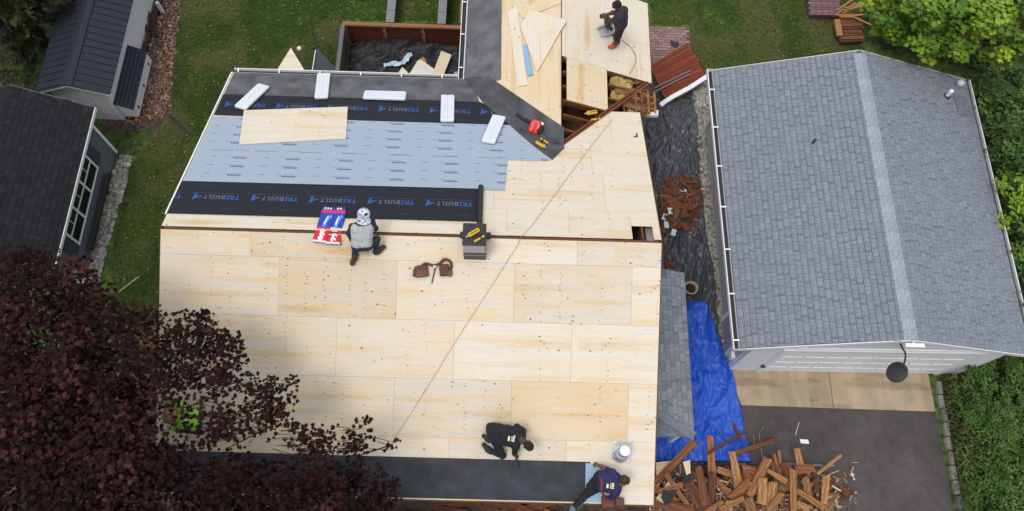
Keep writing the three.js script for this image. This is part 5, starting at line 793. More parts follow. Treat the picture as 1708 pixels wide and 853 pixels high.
// ------------------------------------------------------------------ people: one continuous skinned surface each (distance field of tapered limbs, meshed with surface nets)
function netMesh(prims, cell, k) { // prims: {a,b,ra,rb,c,(sq)} capsules; returns coloured geometry
  const mn = V(1e9, 1e9, 1e9), mx = V(-1e9, -1e9, -1e9);
  for (const p of prims) for (const [q, r] of [[p.a, p.ra], [p.b, p.rb]]) { mn.min(q.clone().addScalar(-r - 3 * cell - k)); mx.max(q.clone().addScalar(r + 3 * cell + k)); }
  const nx = Math.ceil((mx.x - mn.x) / cell) + 1, ny = Math.ceil((mx.y - mn.y) / cell) + 1, nz = Math.ceil((mx.z - mn.z) / cell) + 1;
  const F = new Float32Array(nx * ny * nz).fill(1), id = (i, j, l) => (l * ny + j) * nx + i;
  const pc = prims.map(p => { const d = p.b.clone().sub(p.a); return { ax: p.a.x, ay: p.a.y, az: p.a.z, dx: d.x, dy: d.y, dz: d.z, dd: Math.max(1e-9, d.lengthSq()), ra: p.ra, rb: p.rb }; });
  const dist = (c, x, y, z) => { const px = x - c.ax, py = y - c.ay, pz = z - c.az, t = clamp((px * c.dx + py * c.dy + pz * c.dz) / c.dd, 0, 1); return Math.hypot(px - c.dx * t, py - c.dy * t, pz - c.dz * t) - mix(c.ra, c.rb, t); };
  pc.forEach((c) => { // splat each limb only near itself
    const R = Math.max(c.ra, c.rb) + 2.5 * k + 2 * cell, lo = [0, 1, 2].map(n => Math.min([c.ax, c.ay, c.az][n], [c.ax + c.dx, c.ay + c.dy, c.az + c.dz][n]) - R), hi = [0, 1, 2].map(n => Math.max([c.ax, c.ay, c.az][n], [c.ax + c.dx, c.ay + c.dy, c.az + c.dz][n]) + R), m = [mn.x, mn.y, mn.z], N = [nx, ny, nz];
    const a = lo.map((v, n) => clamp(Math.floor((v - m[n]) / cell), 0, N[n] - 1)), b = hi.map((v, n) => clamp(Math.ceil((v - m[n]) / cell), 0, N[n] - 1));
    for (let l = a[2]; l <= b[2]; l++) for (let j = a[1]; j <= b[1]; j++) for (let i = a[0]; i <= b[0]; i++) { const o = id(i, j, l), d = dist(c, mn.x + i * cell, mn.y + j * cell, mn.z + l * cell), f = F[o]; if (f > 0.9) F[o] = d; else { const h = clamp(0.5 + 0.5 * (f - d) / k, 0, 1); F[o] = mix(f, d, h) - k * h * (1 - h); } }
  });
  const vid = new Int32Array(nx * ny * nz).fill(-1), pos = [], idx = [], col = [];
  for (let l = 0; l < nz - 1; l++) for (let j = 0; j < ny - 1; j++) for (let i = 0; i < nx - 1; i++) {
    let sx = 0, sy = 0, sz = 0, n = 0; const v = []; for (let q = 0; q < 8; q++) v.push(F[id(i + (q & 1), j + (q >> 1 & 1), l + (q >> 2))]);
    for (const [p, q] of [[0, 1], [2, 3], [4, 5], [6, 7], [0, 2], [1, 3], [4, 6], [5, 7], [0, 4], [1, 5], [2, 6], [3, 7]]) if ((v[p] < 0) !== (v[q] < 0)) { const t = v[p] / (v[p] - v[q]); sx += mix(p & 1, q & 1, t); sy += mix(p >> 1 & 1, q >> 1 & 1, t); sz += mix(p >> 2, q >> 2, t); n++; }
    if (!n) continue; const x = mn.x + (i + sx / n) * cell, y = mn.y + (j + sy / n) * cell, z = mn.z + (l + sz / n) * cell; vid[id(i, j, l)] = pos.length / 3; pos.push(x, y, z);
    let best = 1e9, bi = 0; for (let c = 0; c < pc.length; c++) { const d = dist(pc[c], x, y, z) - (prims[c].bias || 0); if (d < best) { best = d; bi = c; } } const c = prims[bi].c; col.push(c.r, c.g, c.b);
  }
  for (let l = 1; l < nz - 1; l++) for (let j = 1; j < ny - 1; j++) for (let i = 1; i < nx - 1; i++) { const o = id(i, j, l), a = F[o] < 0; for (let ax = 0; ax < 3; ax++) { const o2 = ax === 0 ? id(i + 1, j, l) : ax === 1 ? id(i, j + 1, l) : id(i, j, l + 1); if (a === (F[o2] < 0)) continue; let q; if (ax === 0) q = [id(i, j - 1, l - 1), id(i, j, l - 1), id(i, j, l), id(i, j - 1, l)]; else if (ax === 1) q = [id(i - 1, j, l - 1), id(i - 1, j, l), id(i, j, l), id(i, j, l - 1)]; else q = [id(i - 1, j - 1, l), id(i, j - 1, l), id(i, j, l), id(i - 1, j, l)]; const [A, B, C, D] = q.map(e => vid[e]); if (A < 0 || B < 0 || C < 0 || D < 0) continue; if (a) idx.push(A, B, C, A, C, D); else idx.push(A, C, B, A, D, C); } }
  const g = new THREE.BufferGeometry(); g.setAttribute('position', new THREE.Float32BufferAttribute(pos, 3)); g.setAttribute('color', new THREE.Float32BufferAttribute(col, 3)); g.setIndex(idx); g.computeVertexNormals(); return g;
}
const cap3 = (a, b, ra, rb, c, bias = 0) => ({ a: a.clone(), b: b.clone(), ra, rb, c, bias });
function handPrims(w, dir, nrm, side, c, curl = 0.5) { // palm, four fingers of unequal length, thumb from the side
  const d = dir.clone().normalize(), n = nrm.clone().addScaledVector(d, -nrm.dot(d)).normalize(), s = d.clone().cross(n).multiplyScalar(side), o = [];
  const at = (f, l, h = 0) => w.clone().addScaledVector(d, f).addScaledVector(s, l).addScaledVector(n, h);
  for (const l of [-0.027, -0.009, 0.009, 0.027]) o.push(cap3(at(0.01, l * 0.7), at(0.085, l), 0.016, 0.013, c));
  [[-0.029, 0.062], [-0.010, 0.076], [0.010, 0.08], [0.029, 0.07]].forEach(([l, L]) => { const a = at(0.09, l), b = at(0.09 + L * 0.45 * Math.cos(curl), l * 1.1, -L * 0.45 * Math.sin(curl)), e = at(0.09 + L * (0.45 * Math.cos(curl) + 0.5 * Math.cos(curl * 2.1)), l * 1.12, -L * (0.45 * Math.sin(curl) + 0.5 * Math.sin(curl * 2.1))); o.push(cap3(a, b, 0.010, 0.009, c), cap3(b, e, 0.009, 0.0075, c)); });
  const t0 = at(0.03, 0.03), t1 = at(0.06, 0.056, -0.012), t2 = at(0.088, 0.064, -0.026); o.push(cap3(t0, t1, 0.013, 0.011, c), cap3(t1, t2, 0.011, 0.009, c)); return o;
}
function headPrims(c, up, fwd, skin, hair, cover = 0.6) { // skull, jaw, nose, ears, brow; hair as a shell over the skull
  const u = up.clone().normalize(), f = fwd.clone().addScaledVector(u, -fwd.dot(u)).normalize(), s = u.clone().cross(f), at = (a, b, d) => c.clone().addScaledVector(s, a).addScaledVector(u, b).addScaledVector(f, d), dark = lin(0.02, 0.012, 0.01);
  const o = [cap3(at(0, 0.03, -0.02), at(0, 0.035, 0.02), 0.088, 0.082, skin), cap3(at(0, -0.02, 0.03), at(0, -0.085, 0.055), 0.066, 0.04, skin), cap3(at(0, 0.015, 0.095), at(0, -0.025, 0.115), 0.010, 0.016, skin), cap3(at(-0.03, 0.022, 0.093), at(0.03, 0.022, 0.093), 0.014, 0.014, skin), cap3(at(-0.02, -0.065, 0.088), at(0.02, -0.065, 0.088), 0.009, 0.009, lin(skin.r * 0.7, skin.g * 0.5, skin.b * 0.5), 0.003)];
  for (const e of [-1, 1]) { o.push(cap3(at(e * 0.086, 0.0, -0.01), at(e * 0.09, -0.03, -0.005), 0.016, 0.012, skin)); o.push(cap3(at(e * 0.032, 0.006, 0.092), at(e * 0.034, 0.006, 0.094), 0.010, 0.010, dark, 0.004)); }
  if (hair) { o.push(cap3(at(0, 0.055, -0.035), at(0, 0.062, 0.012), 0.09, 0.078, hair, 0.006), cap3(at(0, 0.0, -0.055), at(0, -0.03, -0.06), 0.072, 0.055, hair, 0.004)); } return o;
}
function folds(g) { // cloth creases: ridged ripples along the surface normal
  const p = g.attributes.position, n = g.attributes.normal; for (let i = 0; i < p.count; i++) { const x = p.getX(i), y = p.getY(i), z = p.getZ(i), k = 0.016 * (ridge(x * 9 + y * 5, z * 9 - y * 4, 3) - 0.55) + 0.008 * (ridge(x * 22 - y * 15, z * 20 + y * 12, 9) - 0.5); p.setXYZ(i, x + n.getX(i) * k, y + n.getY(i) * k, z + n.getZ(i) * k); }
  g.computeVertexNormals(); return g;
}
function person(name, label, j, c, o = {}) { // j: joints in world space, c: colours
  const base = j.base || j.hip.clone().setY(Math.min(j.aL.y, j.aR.y)), loc = {}; for (const k in j) loc[k] = j[k].clone().sub(base); const J = loc, t = thing(name, label, 'person', base), B = [];
  const side = J.hR.clone().sub(J.hL).normalize(), up = J.neck.clone().sub(J.hip).normalize(), fw = o.fwd || up.clone().cross(side).multiplyScalar(-1);
  const tor = (a, b, w0, w1, r0, r1, col) => { for (const s of [-1, 0, 1]) B.push(cap3(a.clone().addScaledVector(side, s * w0), b.clone().addScaledVector(side, s * w1), r0, r1, col)); };
  const mid = J.hip.clone().lerp(J.neck, 0.45), ch = J.hip.clone().lerp(J.neck, 0.8);
  tor(J.hip, J.hip.clone().lerp(J.neck, 0.18), 0.085, 0.085, 0.115, 0.115, c.pants); tor(J.hip.clone().lerp(J.neck, 0.12), mid, 0.085, 0.09, 0.122, 0.118, c.shirt); tor(mid, ch, 0.09, 0.115, 0.118, 0.112, c.shirt);
  for (const s of ['L', 'R']) {
    B.push(cap3(J['s' + s], J.neck.clone().lerp(ch, 0.4), 0.078, 0.085, c.sleeve || c.shirt)); const e = J['e' + s], w = J['w' + s], S = J['s' + s]; const cut = o.shortSleeve ? 0.65 : 1;
    B.push(cap3(S, S.clone().lerp(e, cut), 0.066, 0.056, c.sleeve || c.shirt)); if (cut < 1) B.push(cap3(S.clone().lerp(e, cut), e, 0.045, 0.043, c.skin)); B.push(cap3(e, w, 0.047, o.shortSleeve ? 0.030 : 0.036, o.shortSleeve ? c.skin : (c.sleeve || c.shirt)));
    const h = J['h' + s], k = J['k' + s], a = J['a' + s], T = J['t' + s]; B.push(cap3(h, k, 0.098, 0.068, c.pants)); const sc = o.shorts ? 0.15 : 0.92; B.push(cap3(k, k.clone().lerp(a, sc), 0.068, o.shorts ? 0.062 : 0.052, c.pants)); B.push(cap3(k.clone().lerp(a, sc * 0.9), a, o.shorts ? 0.055 : 0.048, 0.042, o.shorts ? c.skin : c.pants)); B.push(cap3(a, a.clone().lerp(T, 0.35), 0.052, 0.05, c.shoe, 0.004), cap3(a.clone().lerp(T, 0.2).add(V(0, -0.015, 0)), T, 0.048, 0.042, c.shoe, 0.004));
  }
  B.push(cap3(J.neck, J.head.clone().lerp(J.neck, 0.35), 0.058, 0.052, c.skin));
  const body = folds(netMesh(B, 0.014, 0.032)), hd = netMesh(headPrims(J.head, o.headUp || J.head.clone().sub(J.neck), o.face || fw, c.skin, c.hair), 0.008, 0.012), hands = ['L', 'R'].map(s => netMesh(handPrims(J['w' + s], J['w' + s].clone().sub(J['e' + s]), o.palmN || V(0, 1, 0), s === 'L' ? 1 : -1, c.glove || c.skin, o.curl || 0.5), 0.005, 0.006));
  const g = mergeGeometries([body, hd, ...hands]); part('body', g, new THREE.MeshStandardMaterial({ vertexColors: true, roughness: 0.85, bumpMap: grainBump, bumpScale: 0 }), t); t.userData.J = undefined; delete t.userData.J; return { t, J, side, up, fw };
}
const jointsOn = S => spec => { const o = {}; for (const k in spec) o[k] = S.world(spec[k][0], spec[k][1], spec[k][2]); return o; };
const DENIM = lin(0.018, 0.024, 0.05), NAVY = lin(0.022, 0.018, 0.085), BLACKC = lin(0.010, 0.010, 0.014), SKIN = lin(0.24, 0.12, 0.075), SKIND = lin(0.09, 0.042, 0.028), HAIR = lin(0.012, 0.009, 0.008), BOOT = lin(0.06, 0.03, 0.014);
function backPrint(p, tex, w, h, f, off = 0.128) { // flat print on the back of a shirt, curved with it
  const c = p.J.hip.clone().lerp(p.J.neck, f), n = p.fw.clone().multiplyScalar(-1), g = new THREE.PlaneGeometry(w, h, 8, 8), q = g.attributes.position; for (let i = 0; i < q.count; i++) q.setZ(i, -Math.pow(q.getX(i) / 0.2, 2) * 0.05);
  g.computeVertexNormals(); const m = part('shirt_print', g, M([0.9, 0.9, 0.9], 0.8, { map: tex, side: THREE.DoubleSide }), p.t); const Y = p.up.clone(), Z = n.clone().addScaledVector(Y, -n.dot(Y)).normalize(), X = Y.clone().cross(Z); m.quaternion.setFromRotationMatrix(new THREE.Matrix4().makeBasis(X, Y, Z)); m.position.copy(c).addScaledVector(Z, off);
}
const printTex = bg => canvasTex(128, 96, (g, w, h) => { g.fillStyle = bg; g.fillRect(0, 0, w, h); g.fillStyle = '#e9e9d8'; g.fillRect(4, 8, 120, 26); g.fillRect(4, 66, 120, 22); g.fillStyle = '#cdbb52'; g.fillRect(4, 38, 120, 12); g.fillStyle = bg; for (let i = 0; i < 9; i++) g.fillRect(12 + i * 12.5, 8, 3, 26); g.fillRect(4, 54, 120, 6); });
{ // kneeling at the ridge, grey raglan top, patterned cap
  const j = jointsOn(FS)({ hip: [603, 410, 0.42], neck: [604, 373, 0.66], head: [607, 359, 0.76], hL: [594, 412, 0.40], hR: [613, 410, 0.40], sL: [588, 379, 0.60], sR: [619, 376, 0.60], eL: [582, 390, 0.34], wL: [584, 397, 0.10], eR: [626, 381, 0.36], wR: [621, 364, 0.14], kL: [592, 402, 0.10], aL: [592, 428, 0.09], tL: [587, 440, 0.06], kR: [628, 399, 0.30], aR: [627, 421, 0.09], tR: [640, 412, 0.07] });
  const p = person('person', 'person kneeling at the ridge in grey top and patterned cap', j, { shirt: lin(0.42, 0.43, 0.46), sleeve: DENIM, pants: DENIM, skin: SKIN, shoe: BOOT, glove: BLACKC }, { fwd: V(0, -0.55, -0.83), face: V(0, -0.6, -0.8), headUp: V(0, 0.9, -0.4) });
  const ct = canvasTex(256, 256, (g, w, h) => { g.fillStyle = '#dfe6ee'; g.fillRect(0, 0, w, h); reseed(17); for (let i = 0; i < 46; i++) { g.fillStyle = pick(['#39454f', '#7fb0d0', '#22303c', '#5b6b78', '#9cc3da']); g.beginPath(); g.ellipse(rnd() * w, rnd() * h, 8 + rnd() * 16, 5 + rnd() * 9, rnd() * 3, 0, 7); g.fill(); } });
  const cg = new THREE.SphereGeometry(0.128, 24, 14, 0, 7, 0, 1.75), cm = M([0.9, 0.9, 0.9], 0.8, { map: ct, side: THREE.DoubleSide }), cap = part('cap', cg, cm, p.t); cap.position.copy(p.J.head).add(V(0, 0.045, 0.0)); cap.rotation.x = -0.35;
  const nf = part('neck_flap', new THREE.CylinderGeometry(0.115, 0.15, 0.17, 20, 1, true, -1.3, 2.6), cm, p.t); nf.position.copy(p.J.head).add(V(-0.01, -0.04, 0.035)); nf.rotation.x = -0.6;
}
{ // crouching at the front eave with a knife
  const j = jointsOn(FS)({ hip: [822, 724, 0.44], neck: [866, 731, 0.62], head: [880, 742, 0.64], hL: [826, 735, 0.40], hR: [819, 713, 0.42], sL: [860, 746, 0.56], sR: [862, 714, 0.58], eL: [858, 757, 0.32], wL: [862, 762, 0.12], eR: [874, 719, 0.36], wR: [874, 735, 0.12], kL: [838, 760, 0.09], aL: [815, 752, 0.09], tL: [807, 742, 0.06], kR: [846, 715, 0.30], aR: [816, 735, 0.09], tR: [807, 728, 0.06] });
  const p = person('person', 'person in black crouching at the front eave, cutting grey membrane', j, { shirt: BLACKC, pants: lin(0.012, 0.013, 0.02), skin: SKIND, hair: HAIR, shoe: lin(0.03, 0.028, 0.03) }, { shortSleeve: true, fwd: V(0.45, -0.85, 0.25), face: V(0.75, -0.6, 0.3) });
  backPrint(p, printTex('#08080b'), 0.28, 0.17, 0.78, 0.121);
  const k = part('knife', merge([limb(p.J.wL.clone().add(V(0, 0.02, 0.06)), FS.world(867, 783, 0.03).sub(p.t.position), 0.014, 0.006, 8).toNonIndexed()]), BLK, p.t);
  part('belt_clip', rbox(0.05, 0.03, 0.14, 0.008, ...p.J.hip.clone().add(V(0.02, 0.13, -0.08)).toArray(), 1), GUT, p.t);
}
{ // navy worker by the vent, one leg stretched to the eave
  const j = jointsOn(FS)({ hip: [1000, 803, 0.42], neck: [1034, 808, 0.56], head: [1041, 803, 0.66], hL: [999, 812, 0.38], hR: [1000, 794, 0.40], sL: [1027, 824, 0.50], sR: [1022, 789, 0.52], eL: [1016, 834, 0.30], wL: [1010, 838, 0.14], eR: [1009, 782, 0.34], wR: [996, 776, 0.12], kL: [978, 826, 0.20], aL: [957, 846, 0.10], tL: [953, 852, 0.06], kR: [984, 812, 0.28], aR: [972, 834, 0.09], tR: [962, 846, 0.06] });
  const p = person('person', 'person in navy top and tool belt crouching beside the plumbing vent', j, { shirt: NAVY, pants: BLACKC, skin: lin(0.16, 0.075, 0.045), hair: lin(0.05, 0.025, 0.012), shoe: lin(0.14, 0.19, 0.26) }, { shortSleeve: true, fwd: V(0.5, -0.84, 0.2), face: V(0.85, -0.4, 0.3) });
  backPrint(p, printTex('#0d0b2c'), 0.30, 0.18, 0.6, 0.124);
  const belt = FS.world(1014, 838, 0.2).sub(p.t.position), bl = M([0.16, 0.04, 0.025], 0.7); const b = part('tool_pouch', rbox(0.26, 0.16, 0.24, 0.04, ...belt.toArray()), bl, p.t); part('tool_pouch', rbox(0.2, 0.14, 0.18, 0.04, ...FS.world(1033, 838, 0.12).sub(p.t.position).toArray()), M([0.11, 0.05, 0.03], 0.7), p.t);
  part('belt', tube([p.J.hip.clone().add(V(-0.02, 0.14, -0.1)), p.J.hip.clone().add(V(0.03, 0.15, 0.02)), p.J.hip.clone().add(V(0.02, 0.10, 0.15)), belt], 0.026, 8), bl, p.t);
}
{ // standing on the wing, looking down at a phone-sized tool in both hands
  const j = jointsOn(WR)({ hip: [1036, 43, 0.92], neck: [1036, 17, 1.42], head: [1029, 9, 1.58], hL: [1034, 46, 0.90], hR: [1039, 40, 0.90], sL: [1030, 22, 1.36], sR: [1042, 17, 1.36], eL: [1024, 37, 1.02], wL: [1012, 28, 1.06], eR: [1022, 21, 1.14], wR: [1011, 25, 1.10], kL: [1028, 62, 0.47], aL: [1026, 76, 0.10], tL: [1017, 78, 0.06], kR: [1033, 58, 0.47], aR: [1031, 71, 0.10], tR: [1023, 73, 0.06] });
  const p = person('person', 'person standing on the wing roof in dark T-shirt, shorts and orange shoes', j, { shirt: lin(0.030, 0.027, 0.045), pants: BLACKC, skin: SKIND, hair: HAIR, shoe: lin(0.42, 0.07, 0.025) }, { shortSleeve: true, shorts: true, fwd: V(-0.95, -0.2, 0.1), face: V(-0.8, -0.6, 0.1), curl: 0.8 });
  part('hand_tool', rbox(0.12, 0.06, 0.1, 0.015, ...p.J.wL.clone().lerp(p.J.wR, 0.5).add(V(-0.1, -0.02, 0)).toArray(), 1), BLK, p.t);
}
{ // hi-vis worker under the maroon tree
  const j = jointsOn(FS)({ hip: [326, 702, 0.40], neck: [300, 694, 0.58], head: [286, 692, 0.62], hL: [327, 712, 0.38], hR: [325, 692, 0.38], sL: [302, 710, 0.52], sR: [298, 676, 0.54], eL: [290, 716, 0.30], wL: [282, 712, 0.10], eR: [288, 668, 0.34], wR: [280, 676, 0.12], kL: [306, 716, 0.24], aL: [330, 722, 0.09], tL: [338, 722, 0.06], kR: [308, 688, 0.22], aR: [332, 690, 0.09], tR: [340, 688, 0.06] });
  const lime = lin(0.30, 0.72, 0.05), p = person('person', 'person in lime high-visibility top bending at the eave under maroon leaves', j, { shirt: lime, pants: DENIM, skin: SKIN, shoe: BOOT }, { fwd: V(-0.5, -0.85, 0.0), face: V(-0.8, -0.6, 0.1) });
  const hat = part('cap', new THREE.SphereGeometry(0.128, 24, 12, 0, 7, 0, 1.7), M([0.34, 0.22, 0.10], 0.8, { side: THREE.DoubleSide }), p.t); hat.position.copy(p.J.head).add(V(0, 0.03, 0)); const br = part('brim', cyl(0.17, 0.18, 0.012, 28, 0, 0, 0), M([0.30, 0.19, 0.09], 0.8), p.t); br.position.copy(p.J.head).add(V(-0.03, 0.035, 0)); br.rotation.z = 0.25;
  backPrint(p, canvasTex(64, 64, (g) => { g.fillStyle = '#9be02a'; g.fillRect(0, 0, 64, 64); g.fillStyle = '#dfe6d2'; g.fillRect(0, 12, 64, 12); g.fillRect(0, 40, 64, 12); }), 0.26, 0.26, 0.55, 0.124);
}
// ------------------------------------------------------------------ vegetation and loose ground cover
const X1 = V(1, 0, 0), Y1 = V(0, 1, 0);
function leafGeo(out, fold = 0.25) { // leaf outline (list of [x,y], tip at +y) as a fan folded along the midrib
  const pos = [], n = out.length; for (let i = 0; i < n; i++) { const a = out[i], b = out[(i + 1) % n]; pos.push(0, 0.42, 0, a[0], a[1], -Math.abs(a[0]) * fold, b[0], b[1], -Math.abs(b[0]) * fold); }
  const g = new THREE.BufferGeometry(); g.setAttribute('position', new THREE.Float32BufferAttribute(pos, 3)); g.setAttribute('uv', new THREE.Float32BufferAttribute(new Array(pos.length / 3 * 2).fill(0.5), 2)); g.computeVertexNormals(); return g;
}
const MAPLE = leafGeo([[0, 0], [0.26, 0.08], [0.5, 0.22], [0.32, 0.36], [0.46, 0.66], [0.2, 0.58], [0, 1.0], [-0.2, 0.58], [-0.46, 0.66], [-0.32, 0.36], [-0.5, 0.22], [-0.26, 0.08]]);
const OVAL = leafGeo([[0, 0], [0.2, 0.22], [0.22, 0.55], [0, 1], [-0.22, 0.55], [-0.2, 0.22]], 0.35);
const leafM = (rough = 0.6, spec = 0.5) => new THREE.MeshPhysicalMaterial({ color: 0xffffff, roughness: rough, side: THREE.DoubleSide, specularIntensity: spec });
const TM = new THREE.Matrix4(), TQ = new THREE.Quaternion(), TE = new THREE.Euler(), TC = new THREE.Color();
function inst(name, geo, mat, list, parent, cols) { // list of [pos, quat, scale, colour index or colour]
  const m = new THREE.InstancedMesh(geo, mat, list.length); list.forEach(([p, q, s, c], i) => { TM.compose(p, q, typeof s === 'number' ? V(s, s, s) : s); m.setMatrixAt(i, TM); m.setColorAt(i, c); });
  m.name = parent ? name : numbered(name); m.userData.kind = 'stuff'; m.castShadow = m.receiveShadow = true; (parent || scene).add(m); return m;
}
const rq = (tilt) => { const a = rr(0, 6.283); return new THREE.Quaternion().setFromEuler(TE.set(-Math.PI / 2 + rr(-tilt, tilt), rr(-tilt, tilt), a, 'YXZ')); };
const tone = (c, v) => { const k = 1 + rr(-v, v); return lin(c[0] * k, c[1] * k * (1 + rr(-0.08, 0.08)), c[2] * k); };
const bark = woodM([0.085, 0.065, 0.05]);
// branches: from the trunk top out to each clump
function branches(base, top, ends, r0) { const gs = [limb(base, top, r0, r0 * 0.62, 9)]; for (const e of ends) { const m = top.clone().lerp(e, 0.5).add(V(rr(-0.2, 0.2), rr(0.05, 0.3), rr(-0.2, 0.2))); gs.push(limb(top, m, r0 * 0.36, r0 * 0.2, 6), limb(m, e, r0 * 0.2, r0 * 0.06, 5)); } return merge(gs); }
function tree(name, label, cat, base, h, blobs, per, geo, size, cols, group, tilt = 0.9, sub = 9) {
  const t = thing(name, label, cat, base, group), L = [], loc = blobs.map(b => [b[0].clone().sub(base), b[1]]);
  part('trunk', branches(V(0, -0.1, 0), V(0, h, 0), loc.map(b => b[0]), 0.16), bark, t);
  for (const [c, r] of loc) for (let k = 0; k < sub; k++) { // clumps on each bough, leaves round each clump
    const a = rr(0, 6.283), z = rr(-0.35, 1), q = Math.sqrt(Math.max(0, 1 - z * z)), f = rr(0.45, 1) * r, cc = c.clone().add(V(Math.cos(a) * q * f, z * f * 0.75, Math.sin(a) * q * f)), cr = r * rr(0.26, 0.44), ct = pick(cols);
    for (let i = 0; i < per; i++) { const d = V(rnd() - 0.5, rnd() - 0.5, rnd() - 0.5).normalize().multiplyScalar(cr * Math.cbrt(rnd())); d.y *= 0.7; L.push([cc.clone().add(d), rq(tilt), size * rr(0.6, 1.25), tone(ct, 0.28)]); }
  }
  inst('crown', geo, leafM(), L, t); return t;
}
// ---- maroon maple leaning over the front corner of the house
reseed(701);
{
  const base = V(-10.6, 0, 4.6), t = thing('maple_tree', 'dark maroon-leaved maple hanging over the front corner of the house', 'tree', base);
  const mar = [[0.024, 0.008, 0.008], [0.018, 0.007, 0.007], [0.036, 0.012, 0.012], [0.013, 0.006, 0.006], [0.056, 0.021, 0.019], [0.010, 0.005, 0.005]];
  const topH = (x, z) => 7.7 - 0.042 * ((x + 9.6) * (x + 9.6) + 0.7 * (z - 5) * (z - 5));
  const dome = (px, py, drop) => { let h = 6; for (let k = 0; k < 4; k++) { const p = atY(px, py, h); h = Math.max(4.35, topH(p.x, p.z) - drop); } return atY(px, py, h); };
  const dense = vp([[-60, 436], [30, 424], [95, 432], [150, 452], [165, 492], [188, 528], [232, 520], [260, 530], [262, 600], [258, 665], [256, 740], [300, 772], [420, 785], [520, 782], [600, 786], [640, 805], [646, 860], [640, 960], [-80, 960]]);
  const L = [], ends = [], leaf = (p, s, c) => { const e = rq(1.05); L.push([p.clone().sub(base), e, s, tone(c, 0.3)]); };
  const clump = (px, py, drop, n, r, dark) => { const c = dome(px, py, drop), ct = dark ? pick(mar.slice(0, 4)) : pick(mar); if (rnd() < 0.35 || dark) ends.push(c.clone().add(V(0, -0.06, 0)).sub(base)); for (let i = 0; i < n; i++) { const d = V(rnd() - 0.5, rnd() - 0.5, rnd() - 0.5).normalize().multiplyScalar(r * Math.cbrt(rnd())); d.y *= 0.55; leaf(c.clone().add(d), dark ? rr(0.06, 0.11) : rr(0.055, 0.125), ct); } };
  let n = 0; while (n < 640) { const x = rr(-80, 655), y = rr(420, 960); if (!poly2in(dense, x, y)) continue; n++; clump(x, y, Math.pow(rnd(), 1.4) * 1.5, 34, rr(0.24, 0.46)); }
  n = 0; while (n < 240) { const x = rr(-80, 640), y = rr(440, 960); if (!poly2in(dense, x, y)) continue; n++; clump(x, y, rr(1.6, 2.9), 24, rr(0.34, 0.5)); }
  // boughs over the plywood: denser knot, then thin sprays
  const sprays = [[[262, 540], [300, 525], [345, 522], [352, 545], [395, 565], [408, 600], [390, 632], [330, 640], [280, 632], [262, 600]], [[262, 632], [392, 628], [470, 640], [480, 690], [432, 735], [330, 742], [262, 725]], [[480, 742], [500, 700], [522, 700], [560, 722], [606, 704], [612, 740], [590, 764], [480, 770]], [[440, 625], [490, 640], [485, 680], [446, 690]]], cnt = [150, 190, 84, 22], rad = [0.21, 0.26, 0.26, 0.16];
  sprays.forEach((s, k) => { const pl = vp(s), xs = s.map(a => a[0]), ys = s.map(a => a[1]); let m = 0, g = 0; while (m < cnt[k] && g++ < 4000) { const x = rr(Math.min(...xs), Math.max(...xs)), y = rr(Math.min(...ys), Math.max(...ys)); if (!poly2in(pl, x, y)) continue; if (x > 262 && x < 348 && y > 652 && y < 725 && rnd() < 0.5) continue; if (fbm(x * 0.035, y * 0.035, 5, 2) < 0.42 && k !== 0) continue; m++; clump(x, y, rr(0.1, 0.9), k === 0 ? 6 : 4, rad[k], true); } });
  for (const [x, y] of [[655, 745], [650, 750], [661, 739], [345, 516], [352, 519], [338, 524], [402, 590], [412, 603], [488, 628], [490, 655], [607, 699], [612, 702]]) clump(x, y, 0.5, 4, 0.08, true);
  // leaves that show singly against the plywood are meshes of their own
  const mats = mar.map(c => { const m = leafM(0.8, 0.25); m.color = lin(...c); return m; }), keep = [], single = [];
  const proj = p => { const d = p.clone().add(base).sub(CAM), z = d.dot(cF); return [854 + FPX * d.dot(cR) / z, 426.5 - FPX * d.dot(cU) / z]; };
  for (const l of L) { const [x, y] = proj(l[0]); if (single.length < 300 && x > 300 && y < 768 && y > 500 && rnd() < 0.5) single.push(l); else keep.push(l); }
  inst('crown', MAPLE, leafM(0.8, 0.25), keep, t);
  for (const [p, q, s] of single) { const m = part('leaf', MAPLE, mats[Math.floor(rnd() * 4)], t); m.position.copy(p); m.quaternion.copy(q); m.scale.setScalar(s); }
  const forks = [V(0.6, 4.2, -0.4), V(2.2, 4.6, -0.6), V(-0.8, 4.4, -1.2), V(1.2, 4.8, 1.0), V(-0.4, 5.0, 0.6)], gs = [limb(V(0, -0.1, 0), V(0.1, 3.0, -0.05), 0.24, 0.17, 10)]; forks.forEach(f => gs.push(limb(V(0.1, 2.9, -0.05), f, 0.13, 0.07, 7)));
  for (const e of ends) { let b = forks[0], bd = 1e9; for (const f of forks) { const d = f.distanceTo(e); if (d < bd) { bd = d; b = f; } } const far = bd > 2.6, s0 = far ? e.clone().add(b.clone().sub(e).normalize().multiplyScalar(rr(0.15, 0.4))).add(V(rr(-0.1, 0.1), -0.05, rr(-0.1, 0.1))) : b; if (far) { gs.push(limb(s0, e, 0.008, 0.004, 4)); continue; } const m = b.clone().lerp(e, 0.55).add(V(0, 0.18, 0)); gs.push(limb(b, m, 0.03, 0.016, 5), limb(m, e, 0.016, 0.006, 4)); }
  for (const [a, b] of [[[446, 628], [444, 722]], [[380, 748], [450, 712]], [[600, 760], [655, 742]]]) gs.push(limb(dome(...a, 0.6).sub(base), dome(...b, 0.7).sub(base), 0.012, 0.018, 5));
  part('trunk', merge(gs), bark, t);
}
